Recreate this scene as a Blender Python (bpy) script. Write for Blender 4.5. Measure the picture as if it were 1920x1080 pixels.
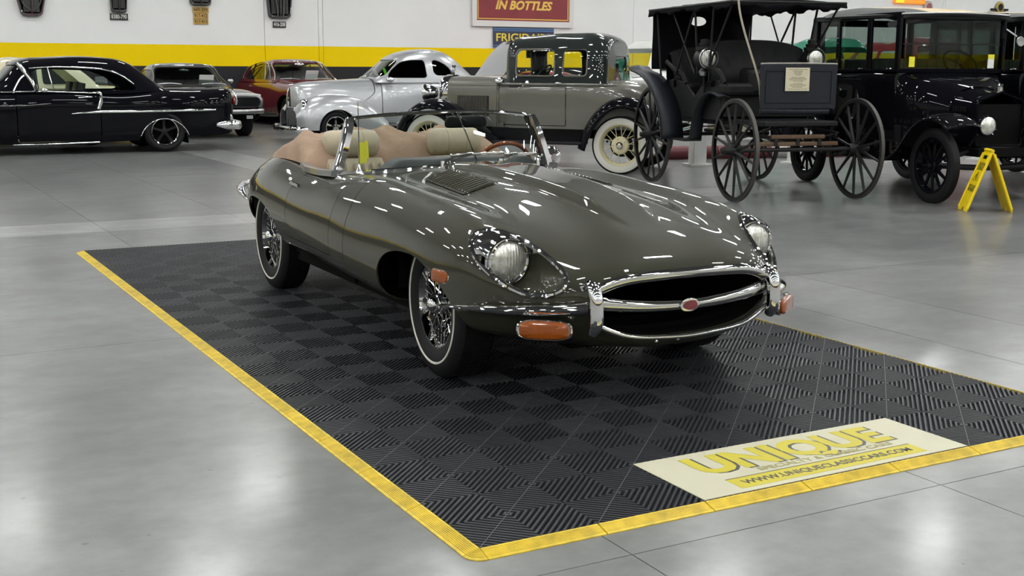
import bpy, bmesh, math, random
import numpy as np
from mathutils import Matrix, Vector
for _o in list(bpy.data.objects): bpy.data.objects.remove(_o, do_unlink=True)
SC = bpy.context.scene
COL = SC.collection
# ------------------------------------------------------------------ camera
cam_d = bpy.data.cameras.new('camera'); cam = bpy.data.objects.new('camera', cam_d); COL.objects.link(cam)
SC.camera = cam
_yaw, _pitch, _roll = 0.502748, 0.180358, 0.003884
_F = Vector((math.sin(_yaw)*math.cos(_pitch), math.cos(_yaw)*math.cos(_pitch), -math.sin(_pitch)))
_R = Vector((math.cos(_yaw), -math.sin(_yaw), 0)); _U = _R.cross(_F)
_R2 = _R*math.cos(_roll)+_U*math.sin(_roll); _U2 = _U*math.cos(_roll)-_R*math.sin(_roll)
cam.matrix_world = Matrix(((_R2.x,_U2.x,-_F.x,-1.4895),(_R2.y,_U2.y,-_F.y,-2.8940),(_R2.z,_U2.z,-_F.z,1.3636),(0,0,0,1)))
cam_d.sensor_width = 36; cam_d.lens = 36*2267.96/1920; cam_d.clip_end = 200; cam_d.clip_start = .05
# ------------------------------------------------------------------ world, exposure
W = bpy.data.worlds.new('hall_air'); SC.world = W; W.use_nodes = True
W.node_tree.nodes['Background'].inputs[0].default_value = (.8,.82,.85,1)
W.node_tree.nodes['Background'].inputs[1].default_value = .03
SC.view_settings.view_transform = 'Standard'; SC.view_settings.look = 'None'
SC.view_settings.gamma = 1; SC.view_settings.use_curve_mapping = False
SC.view_settings.exposure = 1.2
SC.cycles.use_denoising = True
SC.cycles.max_bounces = 8; SC.cycles.transparent_max_bounces = 16; SC.cycles.glossy_bounces = 5
SC.cycles.caustics_reflective = False; SC.cycles.caustics_refractive = False
SC.cycles.sample_clamp_indirect = 4.0
LAMP = 46.0                    # radiance of the ceiling fixtures' diffusers
PI = math.pi
rnd = random.Random(7)
# ------------------------------------------------------------------ materials
MATS = {}
def mat(name, col=(.5,.5,.5), rough=.5, metal=0., coat=0., coat_rough=.03, spec=.5, sheen=0., noise=None, bump=None, emis=None, objvar=0., cior=1.5):
    """principled material; noise=(scale, amount, detail) mottles the colour, bump=(scale, strength)."""
    if name in MATS: return MATS[name]
    m = bpy.data.materials.new(name); m.use_nodes = True; MATS[name] = m
    nt = m.node_tree; b = nt.nodes['Principled BSDF']
    c = (*col, 1) if len(col) == 3 else col
    b.inputs['Base Color'].default_value = c; b.inputs['Roughness'].default_value = rough
    b.inputs['Metallic'].default_value = metal; b.inputs['Coat Weight'].default_value = coat
    b.inputs['Coat IOR'].default_value = cior; b.inputs['Coat Roughness'].default_value = coat_rough; b.inputs['Specular IOR Level'].default_value = spec
    if sheen: b.inputs['Sheen Weight'].default_value = sheen
    last = None
    if noise or objvar:
        tc = nt.nodes.new('ShaderNodeTexCoord'); mix = nt.nodes.new('ShaderNodeMix'); mix.data_type = 'RGBA'; mix.blend_type = 'MULTIPLY'
        mix.inputs['Factor'].default_value = 1; mix.inputs['A'].default_value = c
        if noise:
            n = nt.nodes.new('ShaderNodeTexNoise'); n.inputs['Scale'].default_value = noise[0]; n.inputs['Detail'].default_value = noise[2] if len(noise) > 2 else 5
            nt.links.new(tc.outputs['Object'], n.inputs['Vector'])
            mr = nt.nodes.new('ShaderNodeMapRange'); mr.inputs['From Min'].default_value = .25; mr.inputs['From Max'].default_value = .75
            mr.inputs['To Min'].default_value = 1-noise[1]; mr.inputs['To Max'].default_value = 1+noise[1]
            nt.links.new(n.outputs['Fac'], mr.inputs['Value']); last = mr.outputs['Result']
        if objvar:
            oi = nt.nodes.new('ShaderNodeObjectInfo'); mo = nt.nodes.new('ShaderNodeMapRange')
            mo.inputs['To Min'].default_value = 1-objvar; mo.inputs['To Max'].default_value = 1+objvar
            nt.links.new(oi.outputs['Random'], mo.inputs['Value'])
            if last is not None:
                mu = nt.nodes.new('ShaderNodeMath'); mu.operation = 'MULTIPLY'
                nt.links.new(last, mu.inputs[0]); nt.links.new(mo.outputs['Result'], mu.inputs[1]); last = mu.outputs[0]
            else: last = mo.outputs['Result']
        nt.links.new(last, mix.inputs['B']); nt.links.new(mix.outputs['Result'], b.inputs['Base Color'])
    if bump:
        tc2 = nt.nodes.new('ShaderNodeTexCoord'); n2 = nt.nodes.new('ShaderNodeTexNoise'); n2.inputs['Scale'].default_value = bump[0]; n2.inputs['Detail'].default_value = 4
        bu = nt.nodes.new('ShaderNodeBump'); bu.inputs['Strength'].default_value = bump[1]; bu.inputs['Distance'].default_value = .01
        nt.links.new(tc2.outputs['Object'], n2.inputs['Vector']); nt.links.new(n2.outputs['Fac'], bu.inputs['Height']); nt.links.new(bu.outputs['Normal'], b.inputs['Normal'])
    if emis:
        b.inputs['Emission Color'].default_value = c; b.inputs['Emission Strength'].default_value = emis
    return m
def glass_mat(name, tint=(.92,.95,.94), refl=1.28):
    if name in MATS: return MATS[name]
    m = bpy.data.materials.new(name); m.use_nodes = True; MATS[name] = m; nt = m.node_tree
    for n in list(nt.nodes): nt.nodes.remove(n)
    o = nt.nodes.new('ShaderNodeOutputMaterial'); t = nt.nodes.new('ShaderNodeBsdfTransparent'); g = nt.nodes.new('ShaderNodeBsdfGlossy')
    mx = nt.nodes.new('ShaderNodeMixShader'); fr = nt.nodes.new('ShaderNodeFresnel'); fr.inputs['IOR'].default_value = refl
    t.inputs['Color'].default_value = (*tint, 1); g.inputs['Roughness'].default_value = .01; g.inputs['Color'].default_value = (.9,.9,.9,1)
    gm = nt.nodes.new('ShaderNodeNewGeometry'); mi = nt.nodes.new('ShaderNodeMapRange'); mi.inputs['To Min'].default_value = refl; mi.inputs['To Max'].default_value = 1/refl; nt.links.new(gm.outputs['Backfacing'], mi.inputs['Value']); nt.links.new(mi.outputs[0], fr.inputs['IOR'])
    nt.links.new(fr.outputs[0], mx.inputs[0]); nt.links.new(t.outputs[0], mx.inputs[1]); nt.links.new(g.outputs[0], mx.inputs[2]); nt.links.new(mx.outputs[0], o.inputs[0])
    return m
CHROME = mat('chrome', (.80,.80,.80), .05, 1.)
STEEL = mat('brushed_steel', (.45,.45,.46), .28, 1.)
RUBBER = mat('tyre_rubber', (.010,.010,.011), .6, spec=.2, noise=(60,.2))
BLACKP = mat('gloss_black_paint', (.003,.003,.005), .6, coat=1., coat_rough=.006, spec=.02, cior=1.24)
BLACKM = mat('satin_black', (.007,.007,.008), .45, spec=.25)
DARK = mat('underbody_black', (.004,.004,.004), .8, spec=.1)
GLASS = glass_mat('clear_glass'); SCREEN = glass_mat('screen_glass', (.72,.76,.74), 1.42); TINT = glass_mat('tinted_glass', (.55,.6,.58)); DTINT = glass_mat('dark_glass', (.12,.13,.13))
AMBER = mat('amber_lens', (.26,.058,.002), .3, coat=1., spec=.2, bump=(160,.15))
WHITEW = mat('white_rubber', (.72,.70,.62), .5); CREAMW = mat('cream_paint', (.75,.68,.42), .35, coat=.5)
LENS = mat('headlamp_lens', (.68,.68,.62), .16, .65, coat=1., noise=(28,.4), bump=(45,.25))
_nt = LENS.node_tree; _w = _nt.nodes.new('ShaderNodeTexWave'); _w.inputs['Scale'].default_value = 22; _w.inputs['Distortion'].default_value = .6; _t = _nt.nodes.new('ShaderNodeTexCoord'); _nt.links.new(_t.outputs['Object'], _w.inputs['Vector'])
_bu = _nt.nodes.new('ShaderNodeBump'); _bu.inputs['Strength'].default_value = .35; _bu.inputs['Distance'].default_value = .004; _nt.links.new(_w.outputs['Fac'], _bu.inputs['Height'])
_old = _nt.nodes['Principled BSDF'].inputs['Normal'].links[0].from_socket; _nt.links.new(_old, _bu.inputs['Normal']); _nt.links.new(_bu.outputs[0], _nt.nodes['Principled BSDF'].inputs['Normal'])
PAPERY = mat('yellow_paper', (.85,.78,.03), .6); PAPERW = mat('white_paper', (.8,.8,.78), .6)
# ------------------------------------------------------------------ objects
def tag(o, label=None, cat=None, group=None, kind=None):
    if label: o['label'] = label
    if cat: o['category'] = cat
    if group: o['group'] = group
    if kind: o['kind'] = kind
    return o
def empty(name, loc=(0,0,0), rz=0., label=None, cat=None, group=None, kind=None, parent=None):
    o = bpy.data.objects.new(name, None); COL.objects.link(o); o.location = loc; o.rotation_euler = (0,0,rz); o.empty_display_size = .1
    if parent: o.parent = parent
    return tag(o, label, cat, group, kind)
def copy_tree(o, parent=None):
    c = o.copy(); COL.objects.link(c)
    if parent is not None: c.parent = parent
    for ch in list(o.children): copy_tree(ch, c)
    return c
def link(name, me, m=None, parent=None, loc=None, rot=None):
    o = bpy.data.objects.new(name, me); COL.objects.link(o)
    if m and not me.materials: me.materials.append(m)
    if parent: o.parent = parent
    if loc is not None: o.location = loc
    if rot is not None: o.rotation_euler = rot
    return o
class MB:
    """collects simple shapes for one mesh"""
    def __init__(s): s.v = []; s.f = []; s.mi = []; s.cur = 0
    def add(s, vs, fs):
        b = len(s.v); s.v += [tuple(map(float, p)) for p in vs]; s.f += [tuple(i+b for i in f) for f in fs]; s.mi += [s.cur]*len(fs); return s
    def box(s, c, d, rz=0., rx=0., ry=0.):
        M = Matrix.Rotation(rz,3,'Z') @ Matrix.Rotation(ry,3,'Y') @ Matrix.Rotation(rx,3,'X'); c = Vector(c)
        vs = [c + M @ Vector((x*d[0]/2, y*d[1]/2, z*d[2]/2)) for x in (-1,1) for y in (-1,1) for z in (-1,1)]
        return s.add(vs, [(0,1,3,2),(4,6,7,5),(0,4,5,1),(2,3,7,6),(0,2,6,4),(1,5,7,3)])
    def lathe(s, prof, n=24, axis='x', c=(0,0,0), a0=0., a1=2*PI, caps=False, rad=None):
        """prof: (along, radius) pairs around an axis"""
        vs = []; full = abs(a1-a0-2*PI) < 1e-6; m = n if full else n+1
        for (h, r) in prof:
            for k in range(m):
                a = a0+(a1-a0)*k/n; p = (r*math.cos(a), r*math.sin(a))
                q = (h, p[0], p[1]) if axis == 'x' else ((p[0], h, p[1]) if axis == 'y' else (p[0], p[1], h))
                vs.append((q[0]+c[0], q[1]+c[1], q[2]+c[2]))
        fs = []
        for i in range(len(prof)-1):
            for k in range(n if full else n):
                k2 = (k+1) % m if full else k+1
                fs.append((i*m+k, i*m+k2, (i+1)*m+k2, (i+1)*m+k))
        if caps:
            fs.append(tuple(range(m))); fs.append(tuple((len(prof)-1)*m+k for k in range(m)))
        return s.add(vs, fs)
    def cyl(s, a, b, r, r2=None, n=12, caps=True):
        a = Vector(a); b = Vector(b); r2 = r if r2 is None else r2; d = (b-a).normalized()
        u = d.orthogonal().normalized(); w = d.cross(u); vs = []
        for p, q in ((a,r),(b,r2)):
            for k in range(n): t = 2*PI*k/n; vs.append(p+u*q*math.cos(t)+w*q*math.sin(t))
        fs = [(k,(k+1)%n,n+(k+1)%n,n+k) for k in range(n)]
        if caps: fs += [tuple(range(n))[::-1], tuple(range(n,2*n))]
        return s.add(vs, fs)
    def sweep(s, path, sec, up=(0,0,1), scale=None, closed=False, caps=True):
        """sweep a closed 2-D section [(side, up)] along a path"""
        P = [Vector(p) for p in path]; n = len(P); k = len(sec); vs = []; up = Vector(up)
        for i, p in enumerate(P):
            t = (P[(i+1) % n]-P[i-1]) if closed else (P[min(i+1,n-1)]-P[max(i-1,0)])
            t.normalize(); sd = t.cross(up)
            sd = sd.normalized() if sd.length > 1e-5 else t.orthogonal().normalized()
            u2 = sd.cross(t).normalized(); sc = scale[i] if scale is not None else 1.
            if not isinstance(sc, (tuple, list)): sc = (sc, sc)
            for (a, b) in sec: vs.append(p+sd*a*sc[0]+u2*b*sc[1])
        fs = []
        for i in range(n if closed else n-1):
            j = (i+1) % n
            for q in range(k): fs.append((i*k+q, i*k+(q+1)%k, j*k+(q+1)%k, j*k+q))
        if caps and not closed: fs += [tuple(range(k))[::-1], tuple((n-1)*k+q for q in range(k))]
        return s.add(vs, fs)
    def tube(s, path, r, n=10, closed=False, up=(0,0,1), scale=None, sq=1.):
        return s.sweep(path, [(r*math.cos(2*PI*k/n), r*sq*math.sin(2*PI*k/n)) for k in range(n)], up, scale, closed)
    def loft(s, rings, closed=True, caps=False):
        k = len(rings[0]); vs = [p for r in rings for p in r]; fs = []
        for i in range(len(rings)-1):
            for q in range(k if closed else k-1):
                fs.append((i*k+q, i*k+(q+1)%k, (i+1)*k+(q+1)%k, (i+1)*k+q))
        if caps: fs += [tuple(range(k))[::-1], tuple((len(rings)-1)*k+q for q in range(k))]
        return s.add(vs, fs)
    def prism(s, poly, axis, a, b):
        """polygon in the plane normal to axis, extruded from a to b; poly coordinates in the order of the remaining axes"""
        def P(q, h): return (h,q[0],q[1]) if axis == 'x' else ((q[0],h,q[1]) if axis == 'y' else (q[0],q[1],h))
        n = len(poly); vs = [P(q,a) for q in poly]+[P(q,b) for q in poly]
        return s.add(vs, [tuple(range(n))[::-1], tuple(range(n,2*n))]+[(i,(i+1)%n,n+(i+1)%n,n+i) for i in range(n)])
    def sphere(s, c, r, n=14, m=8, sc=(1,1,1)):
        pr = [(-math.cos(PI*i/m), max(1e-4, math.sin(PI*i/m))) for i in range(m+1)]; b = MB(); b.lathe(pr, n, 'z')
        return s.add([(p[0]*r*sc[0]+c[0], p[1]*r*sc[1]+c[1], p[2]*r*sc[2]+c[2]) for p in b.v], b.f)
    def mesh(s, name='m', smooth=35):
        me = bpy.data.meshes.new(name); me.from_pydata(s.v, [], s.f); 
        bm = bmesh.new(); bm.from_mesh(me); bmesh.ops.recalc_face_normals(bm, faces=bm.faces); bm.to_mesh(me); bm.free()
        if any(s.mi): me.polygons.foreach_set('material_index', s.mi)
        if smooth is not None:
            me.shade_smooth(); me.set_sharp_from_angle(angle=math.radians(smooth))
        return me
    def build(s, name, m, parent=None, loc=None, rot=None, smooth=35, bevel=0., subd=0):
        o = link(name, s.mesh(name, smooth), None, parent, loc, rot)
        for mm in (m if isinstance(m, (list, tuple)) else [m]): o.data.materials.append(mm)
        if bevel:
            b = o.modifiers.new('bevel', 'BEVEL'); b.width = bevel; b.segments = 2; b.limit_method = 'ANGLE'; b.angle_limit = math.radians(40)
        if subd:
            q = o.modifiers.new('subd', 'SUBSURF'); q.levels = subd; q.render_levels = subd
        return o
# ------------------------------------------------------------------ smooth lofted shells
def spline(t, P, te):
    """natural C2 cubic spline through P at knots t"""
    t = np.asarray(t, float); P = np.asarray(P, float); te = np.asarray(te, float); n = len(t)
    sh = P.shape[1:]; P2 = P.reshape(n, -1)
    if n == 2:
        w = ((te-t[0])/(t[1]-t[0]))[:,None]; return (P2[0]*(1-w)+P2[1]*w).reshape((len(te),)+sh)
    h = np.diff(t); A = np.zeros((n,n)); B = np.zeros_like(P2); A[0,0] = A[-1,-1] = 1
    for i in range(1,n-1):
        A[i,i-1] = h[i-1]; A[i,i] = 2*(h[i-1]+h[i]); A[i,i+1] = h[i]
        B[i] = 6*((P2[i+1]-P2[i])/h[i]-(P2[i]-P2[i-1])/h[i-1])
    M = np.linalg.solve(A, B); k = np.clip(np.searchsorted(t, te)-1, 0, n-2)
    a = (t[k+1]-te)[:,None]; b = (te-t[k])[:,None]; H = h[k][:,None]
    r = M[k]*a**3/(6*H)+M[k+1]*b**3/(6*H)+(P2[k]/H-M[k]*H/6)*a+(P2[k+1]/H-M[k+1]*H/6)*b
    return r.reshape((len(te),)+sh)
def curve(P, n, closed=False):
    """n points on a smooth curve through P (chord-length knots)"""
    P = np.asarray(P, float)
    if closed:
        m = len(P); Q = np.concatenate([P[-3:], P, P[:4]]); t = np.concatenate([[0], np.cumsum(np.linalg.norm(np.diff(Q, axis=0), axis=1))])
        return spline(t, Q, np.linspace(t[3], t[3+m], n+1)[:-1])
    t = np.concatenate([[0], np.cumsum(np.maximum(np.linalg.norm(np.diff(P, axis=0), axis=1), 1e-6))])
    return spline(t, P, np.linspace(0, t[-1], n))
def f1(ys, zs):
    """smooth scalar function through samples"""
    ys = np.asarray(ys, float); zs = np.asarray(zs, float)
    return lambda y: spline(ys, zs[:,None], np.clip(np.atleast_1d(np.asarray(y, float)).ravel(), ys[0], ys[-1]))[:,0].reshape(np.shape(y))
class Sf:
    """a surface with exact normals that can be trimmed by implicit functions"""
    def __init__(s, P, N, F): s.P = P; s.N = N; s.F = F
    def clip(s, g):
        """keep the side where g(P) >= 0"""
        val = np.asarray(g(s.P), float); pos = val >= 0
        P = list(map(tuple, s.P)); N = list(map(tuple, s.N)); F = []; cut = {}
        pl = pos.tolist()
        def mid(a, b):
            k = (a,b) if a < b else (b,a)
            if k not in cut:
                t = val[k[0]]/(val[k[0]]-val[k[1]]); p = s.P[k[0]]*(1-t)+s.P[k[1]]*t; q = s.N[k[0]]*(1-t)+s.N[k[1]]*t
                q = q/(np.linalg.norm(q)+1e-12); cut[k] = len(P); P.append(tuple(p)); N.append(tuple(q))
            return cut[k]
        for f in s.F:
            c = [pl[i] for i in f]
            if all(c): F.append(f); continue
            if not any(c): continue
            out = []
            for i in range(len(f)):
                a, b = f[i], f[(i+1) % len(f)]
                if pl[a]: out.append(a)
                if pl[a] != pl[b]: out.append(mid(a,b))
            if len(out) >= 3: F.append(tuple(out))
        used = sorted({i for f in F for i in f}); mp = {o:n for n,o in enumerate(used)}
        if not used: return Sf(np.zeros((0,3)), np.zeros((0,3)), [])
        return Sf(np.array([P[i] for i in used]), np.array([N[i] for i in used]), [tuple(mp[i] for i in f) for f in F])
    def inside(s, g): return s.clip(lambda p: -g(p))
    def shift(s, d): return Sf(s.P+s.N*d, s.N.copy(), list(s.F))
    def bounds(s):
        """boundary edges"""
        e = {}
        for f in s.F:
            for i in range(len(f)):
                a, b = f[i], f[(i+1) % len(f)]
                e[(a,b)] = 1
        return [k for k in e if (k[1],k[0]) not in e]
    def build(s, name, m, parent=None, thick=.006, label=None, loc=None):
        P = s.P; N = s.N; n = len(P)
        if n == 0: return None
        V = P; NN = N; F = list(s.F)
        if thick:
            V = np.concatenate([P, P-N*thick]); NN = np.concatenate([N, -N]); F += [tuple(i+n for i in f[::-1]) for f in s.F]
            ex = []; en = []; base = len(V)
            for (a,b) in s.bounds():
                q = [P[b], P[a], P[a]-N[a]*thick, P[b]-N[b]*thick]
                fn = np.cross(q[1]-q[0], q[2]-q[0]); l = np.linalg.norm(fn)
                if l < 1e-12: continue
                k = base+len(ex); ex += q; en += [fn/l]*4; F.append((k,k+1,k+2,k+3))
            if ex: V = np.concatenate([V, ex]); NN = np.concatenate([NN, en])
        me = bpy.data.meshes.new(name); me.from_pydata(V.tolist(), [], F); me.shade_smooth()
        if len(me.polygons): me.normals_split_custom_set_from_vertices(NN.tolist())
        o = link(name, me, m, parent, loc)
        if label: o['label'] = label
        return o
def net_surface(net, nu, nv, mirror=True, post=None, ut=None):
    """C2 surface through a net of points net[station][k] = (x,y,z); mirror: k=0 lies on the centre line"""
    A = np.asarray(net, float)
    if mirror:
        L = A[:, :0:-1].copy(); L[...,0] *= -1; A = np.concatenate([L, A], axis=1)
    du = np.linalg.norm(np.diff(A, axis=0), axis=2).mean(axis=1); u = np.concatenate([[0], np.cumsum(du)])
    dv = np.linalg.norm(np.diff(A, axis=1), axis=2).mean(axis=0); v = np.concatenate([[0], np.cumsum(dv)])
    B = spline(u, A, np.linspace(0, u[-1], nu)); B = spline(v, B.transpose(1,0,2), np.linspace(0, v[-1], nv)).transpose(1,0,2)
    if post: B = post(B)
    gu = np.gradient(B, axis=0); gv = np.gradient(B, axis=1); N = np.cross(gu, gv); N /= (np.linalg.norm(N, axis=2, keepdims=True)+1e-12)
    # outward: away from the long axis at mid height
    mid = B.reshape(-1,3).mean(axis=0); ref = B.copy(); ref[...,0] -= 0; ref[...,2] -= mid[2]; ref[...,1] = 0
    if (N*ref).sum() < 0: N = -N; flip = True
    else: flip = False
    idx = np.arange(nu*nv).reshape(nu,nv); F = []
    a = idx[:-1,:-1].ravel(); b = idx[1:,:-1].ravel(); c = idx[1:,1:].ravel(); d = idx[:-1,1:].ravel()
    F = [tuple(x) for x in (np.stack([a,b,c,d],1) if not flip else np.stack([a,d,c,b],1)).tolist()]
    return Sf(B.reshape(-1,3), N.reshape(-1,3), F)
def poly_sd(poly):
    """signed distance to a closed polygon, positive outside"""
    Q = np.asarray(poly, float); A = Q; B = np.roll(Q, -1, axis=0)
    def g(x, y):
        p = np.stack([x,y],-1); d2 = np.full(len(p), 1e9); ins = np.zeros(len(p), bool)
        for a, b in zip(A,B):
            e = b-a; w = p-a; t = np.clip((w@e)/(e@e+1e-15), 0, 1); q = w-t[:,None]*e; d2 = np.minimum(d2, (q*q).sum(1))
            c = (a[1] <= p[:,1]) != (b[1] <= p[:,1])
            with np.errstate(divide='ignore', invalid='ignore'): xi = a[0]+(p[:,1]-a[1])*(b[0]-a[0])/(b[1]-a[1])
            ins ^= c & (p[:,0] < xi)
        d = np.sqrt(d2); return np.where(ins, -d, d)
    return g
def rounded(poly, r, n=5):
    """2-D polygon with rounded corners"""
    out = []; m = len(poly)
    for i in range(m):
        p = np.array(poly[i], float); a = np.array(poly[i-1], float)-p; b = np.array(poly[(i+1) % m], float)-p
        rr = r[i] if isinstance(r, (list,tuple)) else r
        la, lb = np.linalg.norm(a), np.linalg.norm(b); k = min(rr, la*.48, lb*.48)
        s0 = p+a/la*k; s1 = p+b/lb*k
        for j in range(n+1):
            t = j/n; out.append(tuple(s0*(1-t)**2+p*2*t*(1-t)+s1*t*t))
    return out
def sec_ellipse(a, b, n=12): return [(a*math.cos(2*PI*k/n), b*math.sin(2*PI*k/n)) for k in range(n)]
def text_obj(name, body, size, m, parent, loc, rot, align='CENTER', extrude=.001, sx=1., shear=0., bold=0., spacing=1., width=None):
    cu = bpy.data.curves.new(name, 'FONT'); cu.body = body; cu.size = size; cu.align_x = align; cu.align_y = 'CENTER'; cu.extrude = extrude; cu.shear = shear; cu.offset = bold; cu.space_character = spacing
    cu.resolution_u = 3
    o = bpy.data.objects.new(name, cu); COL.objects.link(o)
    bpy.context.view_layer.update(); dg = bpy.context.evaluated_depsgraph_get(); me = bpy.data.meshes.new_from_object(o.evaluated_get(dg))
    bpy.data.objects.remove(o, do_unlink=True)
    if width:
        xs = [v.co.x for v in me.vertices]; sx = width/(max(xs)-min(xs))
    for v in me.vertices: v.co.x *= sx
    me.materials.clear(); me.materials.append(m)
    return link(name, me, None, parent, loc, rot)
# ------------------------------------------------------------------ the hall
def concrete(name, base, var):
    m = bpy.data.materials.new(name); m.use_nodes = True; nt = m.node_tree; b = nt.nodes['Principled BSDF']; N = nt.nodes.new; L = nt.links.new
    geo = N('ShaderNodeNewGeometry'); oi = N('ShaderNodeObjectInfo')
    def noise(scale, det, sx=1.):
        mp = N('ShaderNodeMapping'); mp.inputs['Scale'].default_value = (1, sx, 1); L(geo.outputs['Position'], mp.inputs['Vector'])
        n = N('ShaderNodeTexNoise'); n.inputs['Scale'].default_value = scale; n.inputs['Detail'].default_value = det; n.inputs['Roughness'].default_value = .6; L(mp.outputs[0], n.inputs['Vector']); return n.outputs['Fac']
    def rng(s, a, b_, lo=.3, hi=.7):
        r = N('ShaderNodeMapRange'); r.inputs['From Min'].default_value = lo; r.inputs['From Max'].default_value = hi; r.inputs['To Min'].default_value = a; r.inputs['To Max'].default_value = b_; L(s, r.inputs['Value']); return r.outputs[0]
    def mul(a, c):
        k = N('ShaderNodeMath'); k.operation = 'MULTIPLY'; L(a, k.inputs[0]); L(c, k.inputs[1]); return k.outputs[0]
    tone = mul(mul(rng(noise(.45,2), .80, 1.20, .3, .7), rng(noise(2.0,5,1.6), .74, 1.26, .28, .72)), mul(rng(noise(9,5), .86, 1.14, .28, .72), rng(oi.outputs['Random'], 1-var, 1+var, 0, 1)))
    tone = mul(tone, rng(noise(16.,1), .62, 1., .20, .24))
    mx = N('ShaderNodeMix'); mx.data_type = 'RGBA'; mx.blend_type = 'MULTIPLY'; mx.inputs['Factor'].default_value = 1; mx.inputs['A'].default_value = (*base,1); L(tone, mx.inputs['B']); L(mx.outputs['Result'], b.inputs['Base Color'])
    b.inputs['Roughness'].default_value = .29
    b.inputs['Specular IOR Level'].default_value = .4; b.inputs['Coat Weight'].default_value = .22; b.inputs['Coat Roughness'].default_value = .14
    return m
CONC = concrete('polished_concrete', (.150,.153,.150), .06); CONCL = concrete('patch_concrete', (.25,.252,.245), .03)
JOINT = mat('joint_filler', (.13,.13,.125), .7)
X0, X1, Y0, YW = -26., 46., -24., 27.
floor = tag(MB().box(((X0+X1)/2,(Y0+YW)/2,-.11), (X1-X0,YW-Y0,.20)).build('floor', JOINT, smooth=None), 'polished grey concrete floor of the show hall', kind='structure')
xs = [X0,-14.,-6.2,-1.9,.38,1.62,3.28,4.02,9.3,14.6,20.,26.,34.,X1]; ys = [Y0,-15.,-8.6,-3.9,-.21,3.2,7.54,8.27,12.6,17.1,22.,YW]
for i in range(len(xs)-1):
    for j in range(len(ys)-1):
        g = .002
        a, b_, c, d = xs[i]+g, xs[i+1]-g, ys[j]+g, ys[j+1]-g
        MB().box(((a+b_)/2,(c+d)/2,-.0045), (b_-a,d-c,.009)).build('floor_slab', CONCL if (i == 6 and j > 6) or (j == 6) else CONC, floor, smooth=None)
# back wall, painted in three zones by height
m = bpy.data.materials.new('painted_wall'); m.use_nodes = True; nt = m.node_tree; b = nt.nodes['Principled BSDF']
geo = nt.nodes.new('ShaderNodeNewGeometry'); sp = nt.nodes.new('ShaderNodeSeparateXYZ'); nt.links.new(geo.outputs['Position'], sp.inputs[0])
cr = nt.nodes.new('ShaderNodeValToRGB'); mr = nt.nodes.new('ShaderNodeMath'); mr.operation = 'MULTIPLY'; mr.inputs[1].default_value = .1; nt.links.new(sp.outputs['Z'], mr.inputs[0]); nt.links.new(mr.outputs[0], cr.inputs[0])
cr.color_ramp.interpolation = 'CONSTANT'; e = cr.color_ramp.elements; e[0].position = 0; e[0].color = (.03,.03,.033,1); e[1].position = .1335; e[1].color = (.93,.66,.0,1); n = e.new(.1845); n.color = (.84,.84,.83,1)
no = nt.nodes.new('ShaderNodeTexNoise'); no.inputs['Scale'].default_value = .8; no.inputs['Detail'].default_value = 5; nt.links.new(geo.outputs['Position'], no.inputs['Vector'])
rr = nt.nodes.new('ShaderNodeMapRange'); rr.inputs['To Min'].default_value = .93; rr.inputs['To Max'].default_value = 1.07; nt.links.new(no.outputs['Fac'], rr.inputs['Value'])
mx = nt.nodes.new('ShaderNodeMix'); mx.data_type = 'RGBA'; mx.blend_type = 'MULTIPLY'; mx.inputs['Factor'].default_value = 1; nt.links.new(cr.outputs[0], mx.inputs['A']); nt.links.new(rr.outputs[0], mx.inputs['B']); nt.links.new(mx.outputs['Result'], b.inputs['Base Color'])
b.inputs['Roughness'].default_value = .7; b.inputs['Specular IOR Level'].default_value = .15
WALLP = m; WHITE_WALL = mat('white_wall', (.62,.61,.6), .6); CEIL = mat('ceiling_deck', (.09,.09,.095), .7)
H = 8.2
wall = tag(MB().box(((X0+X1)/2,YW+.2,H/2), (X1-X0,.3,H)).build('wall_back', JOINT, smooth=None), 'white back wall with yellow stripe over black base', kind='structure')
px = [X0,-16.,-7.,-.5,7.9,9.31,9.43,16.,18.95,25.,31.6,31.72,38.,X1]
for i in range(len(px)-1):
    a, b_ = px[i]+.006, px[i+1]-.006
    MB().box(((a+b_)/2,YW+.03,H/2), (b_-a,.06,H)).build('wall_panel', WALLP, wall, smooth=None)
for nm, c, d in (('wall_left',(X0-.15,(Y0+YW)/2,H/2),(.3,YW-Y0,H)), ('wall_right',(X1+.15,(Y0+YW)/2,H/2),(.3,YW-Y0,H)), ('wall_front',((X0+X1)/2,Y0-.15,H/2),(X1-X0,.3,H))):
    tag(MB().box(c, d).build(nm, WALLP, smooth=None), 'white side wall of the hall with a yellow stripe', kind='structure')
ceil = tag(MB().box(((X0+X1)/2,(Y0+YW)/2,H+.1), (X1-X0,YW-Y0,.2)).build('ceiling', CEIL, smooth=None), 'grey ribbed metal ceiling of the hall', kind='structure')
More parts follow.
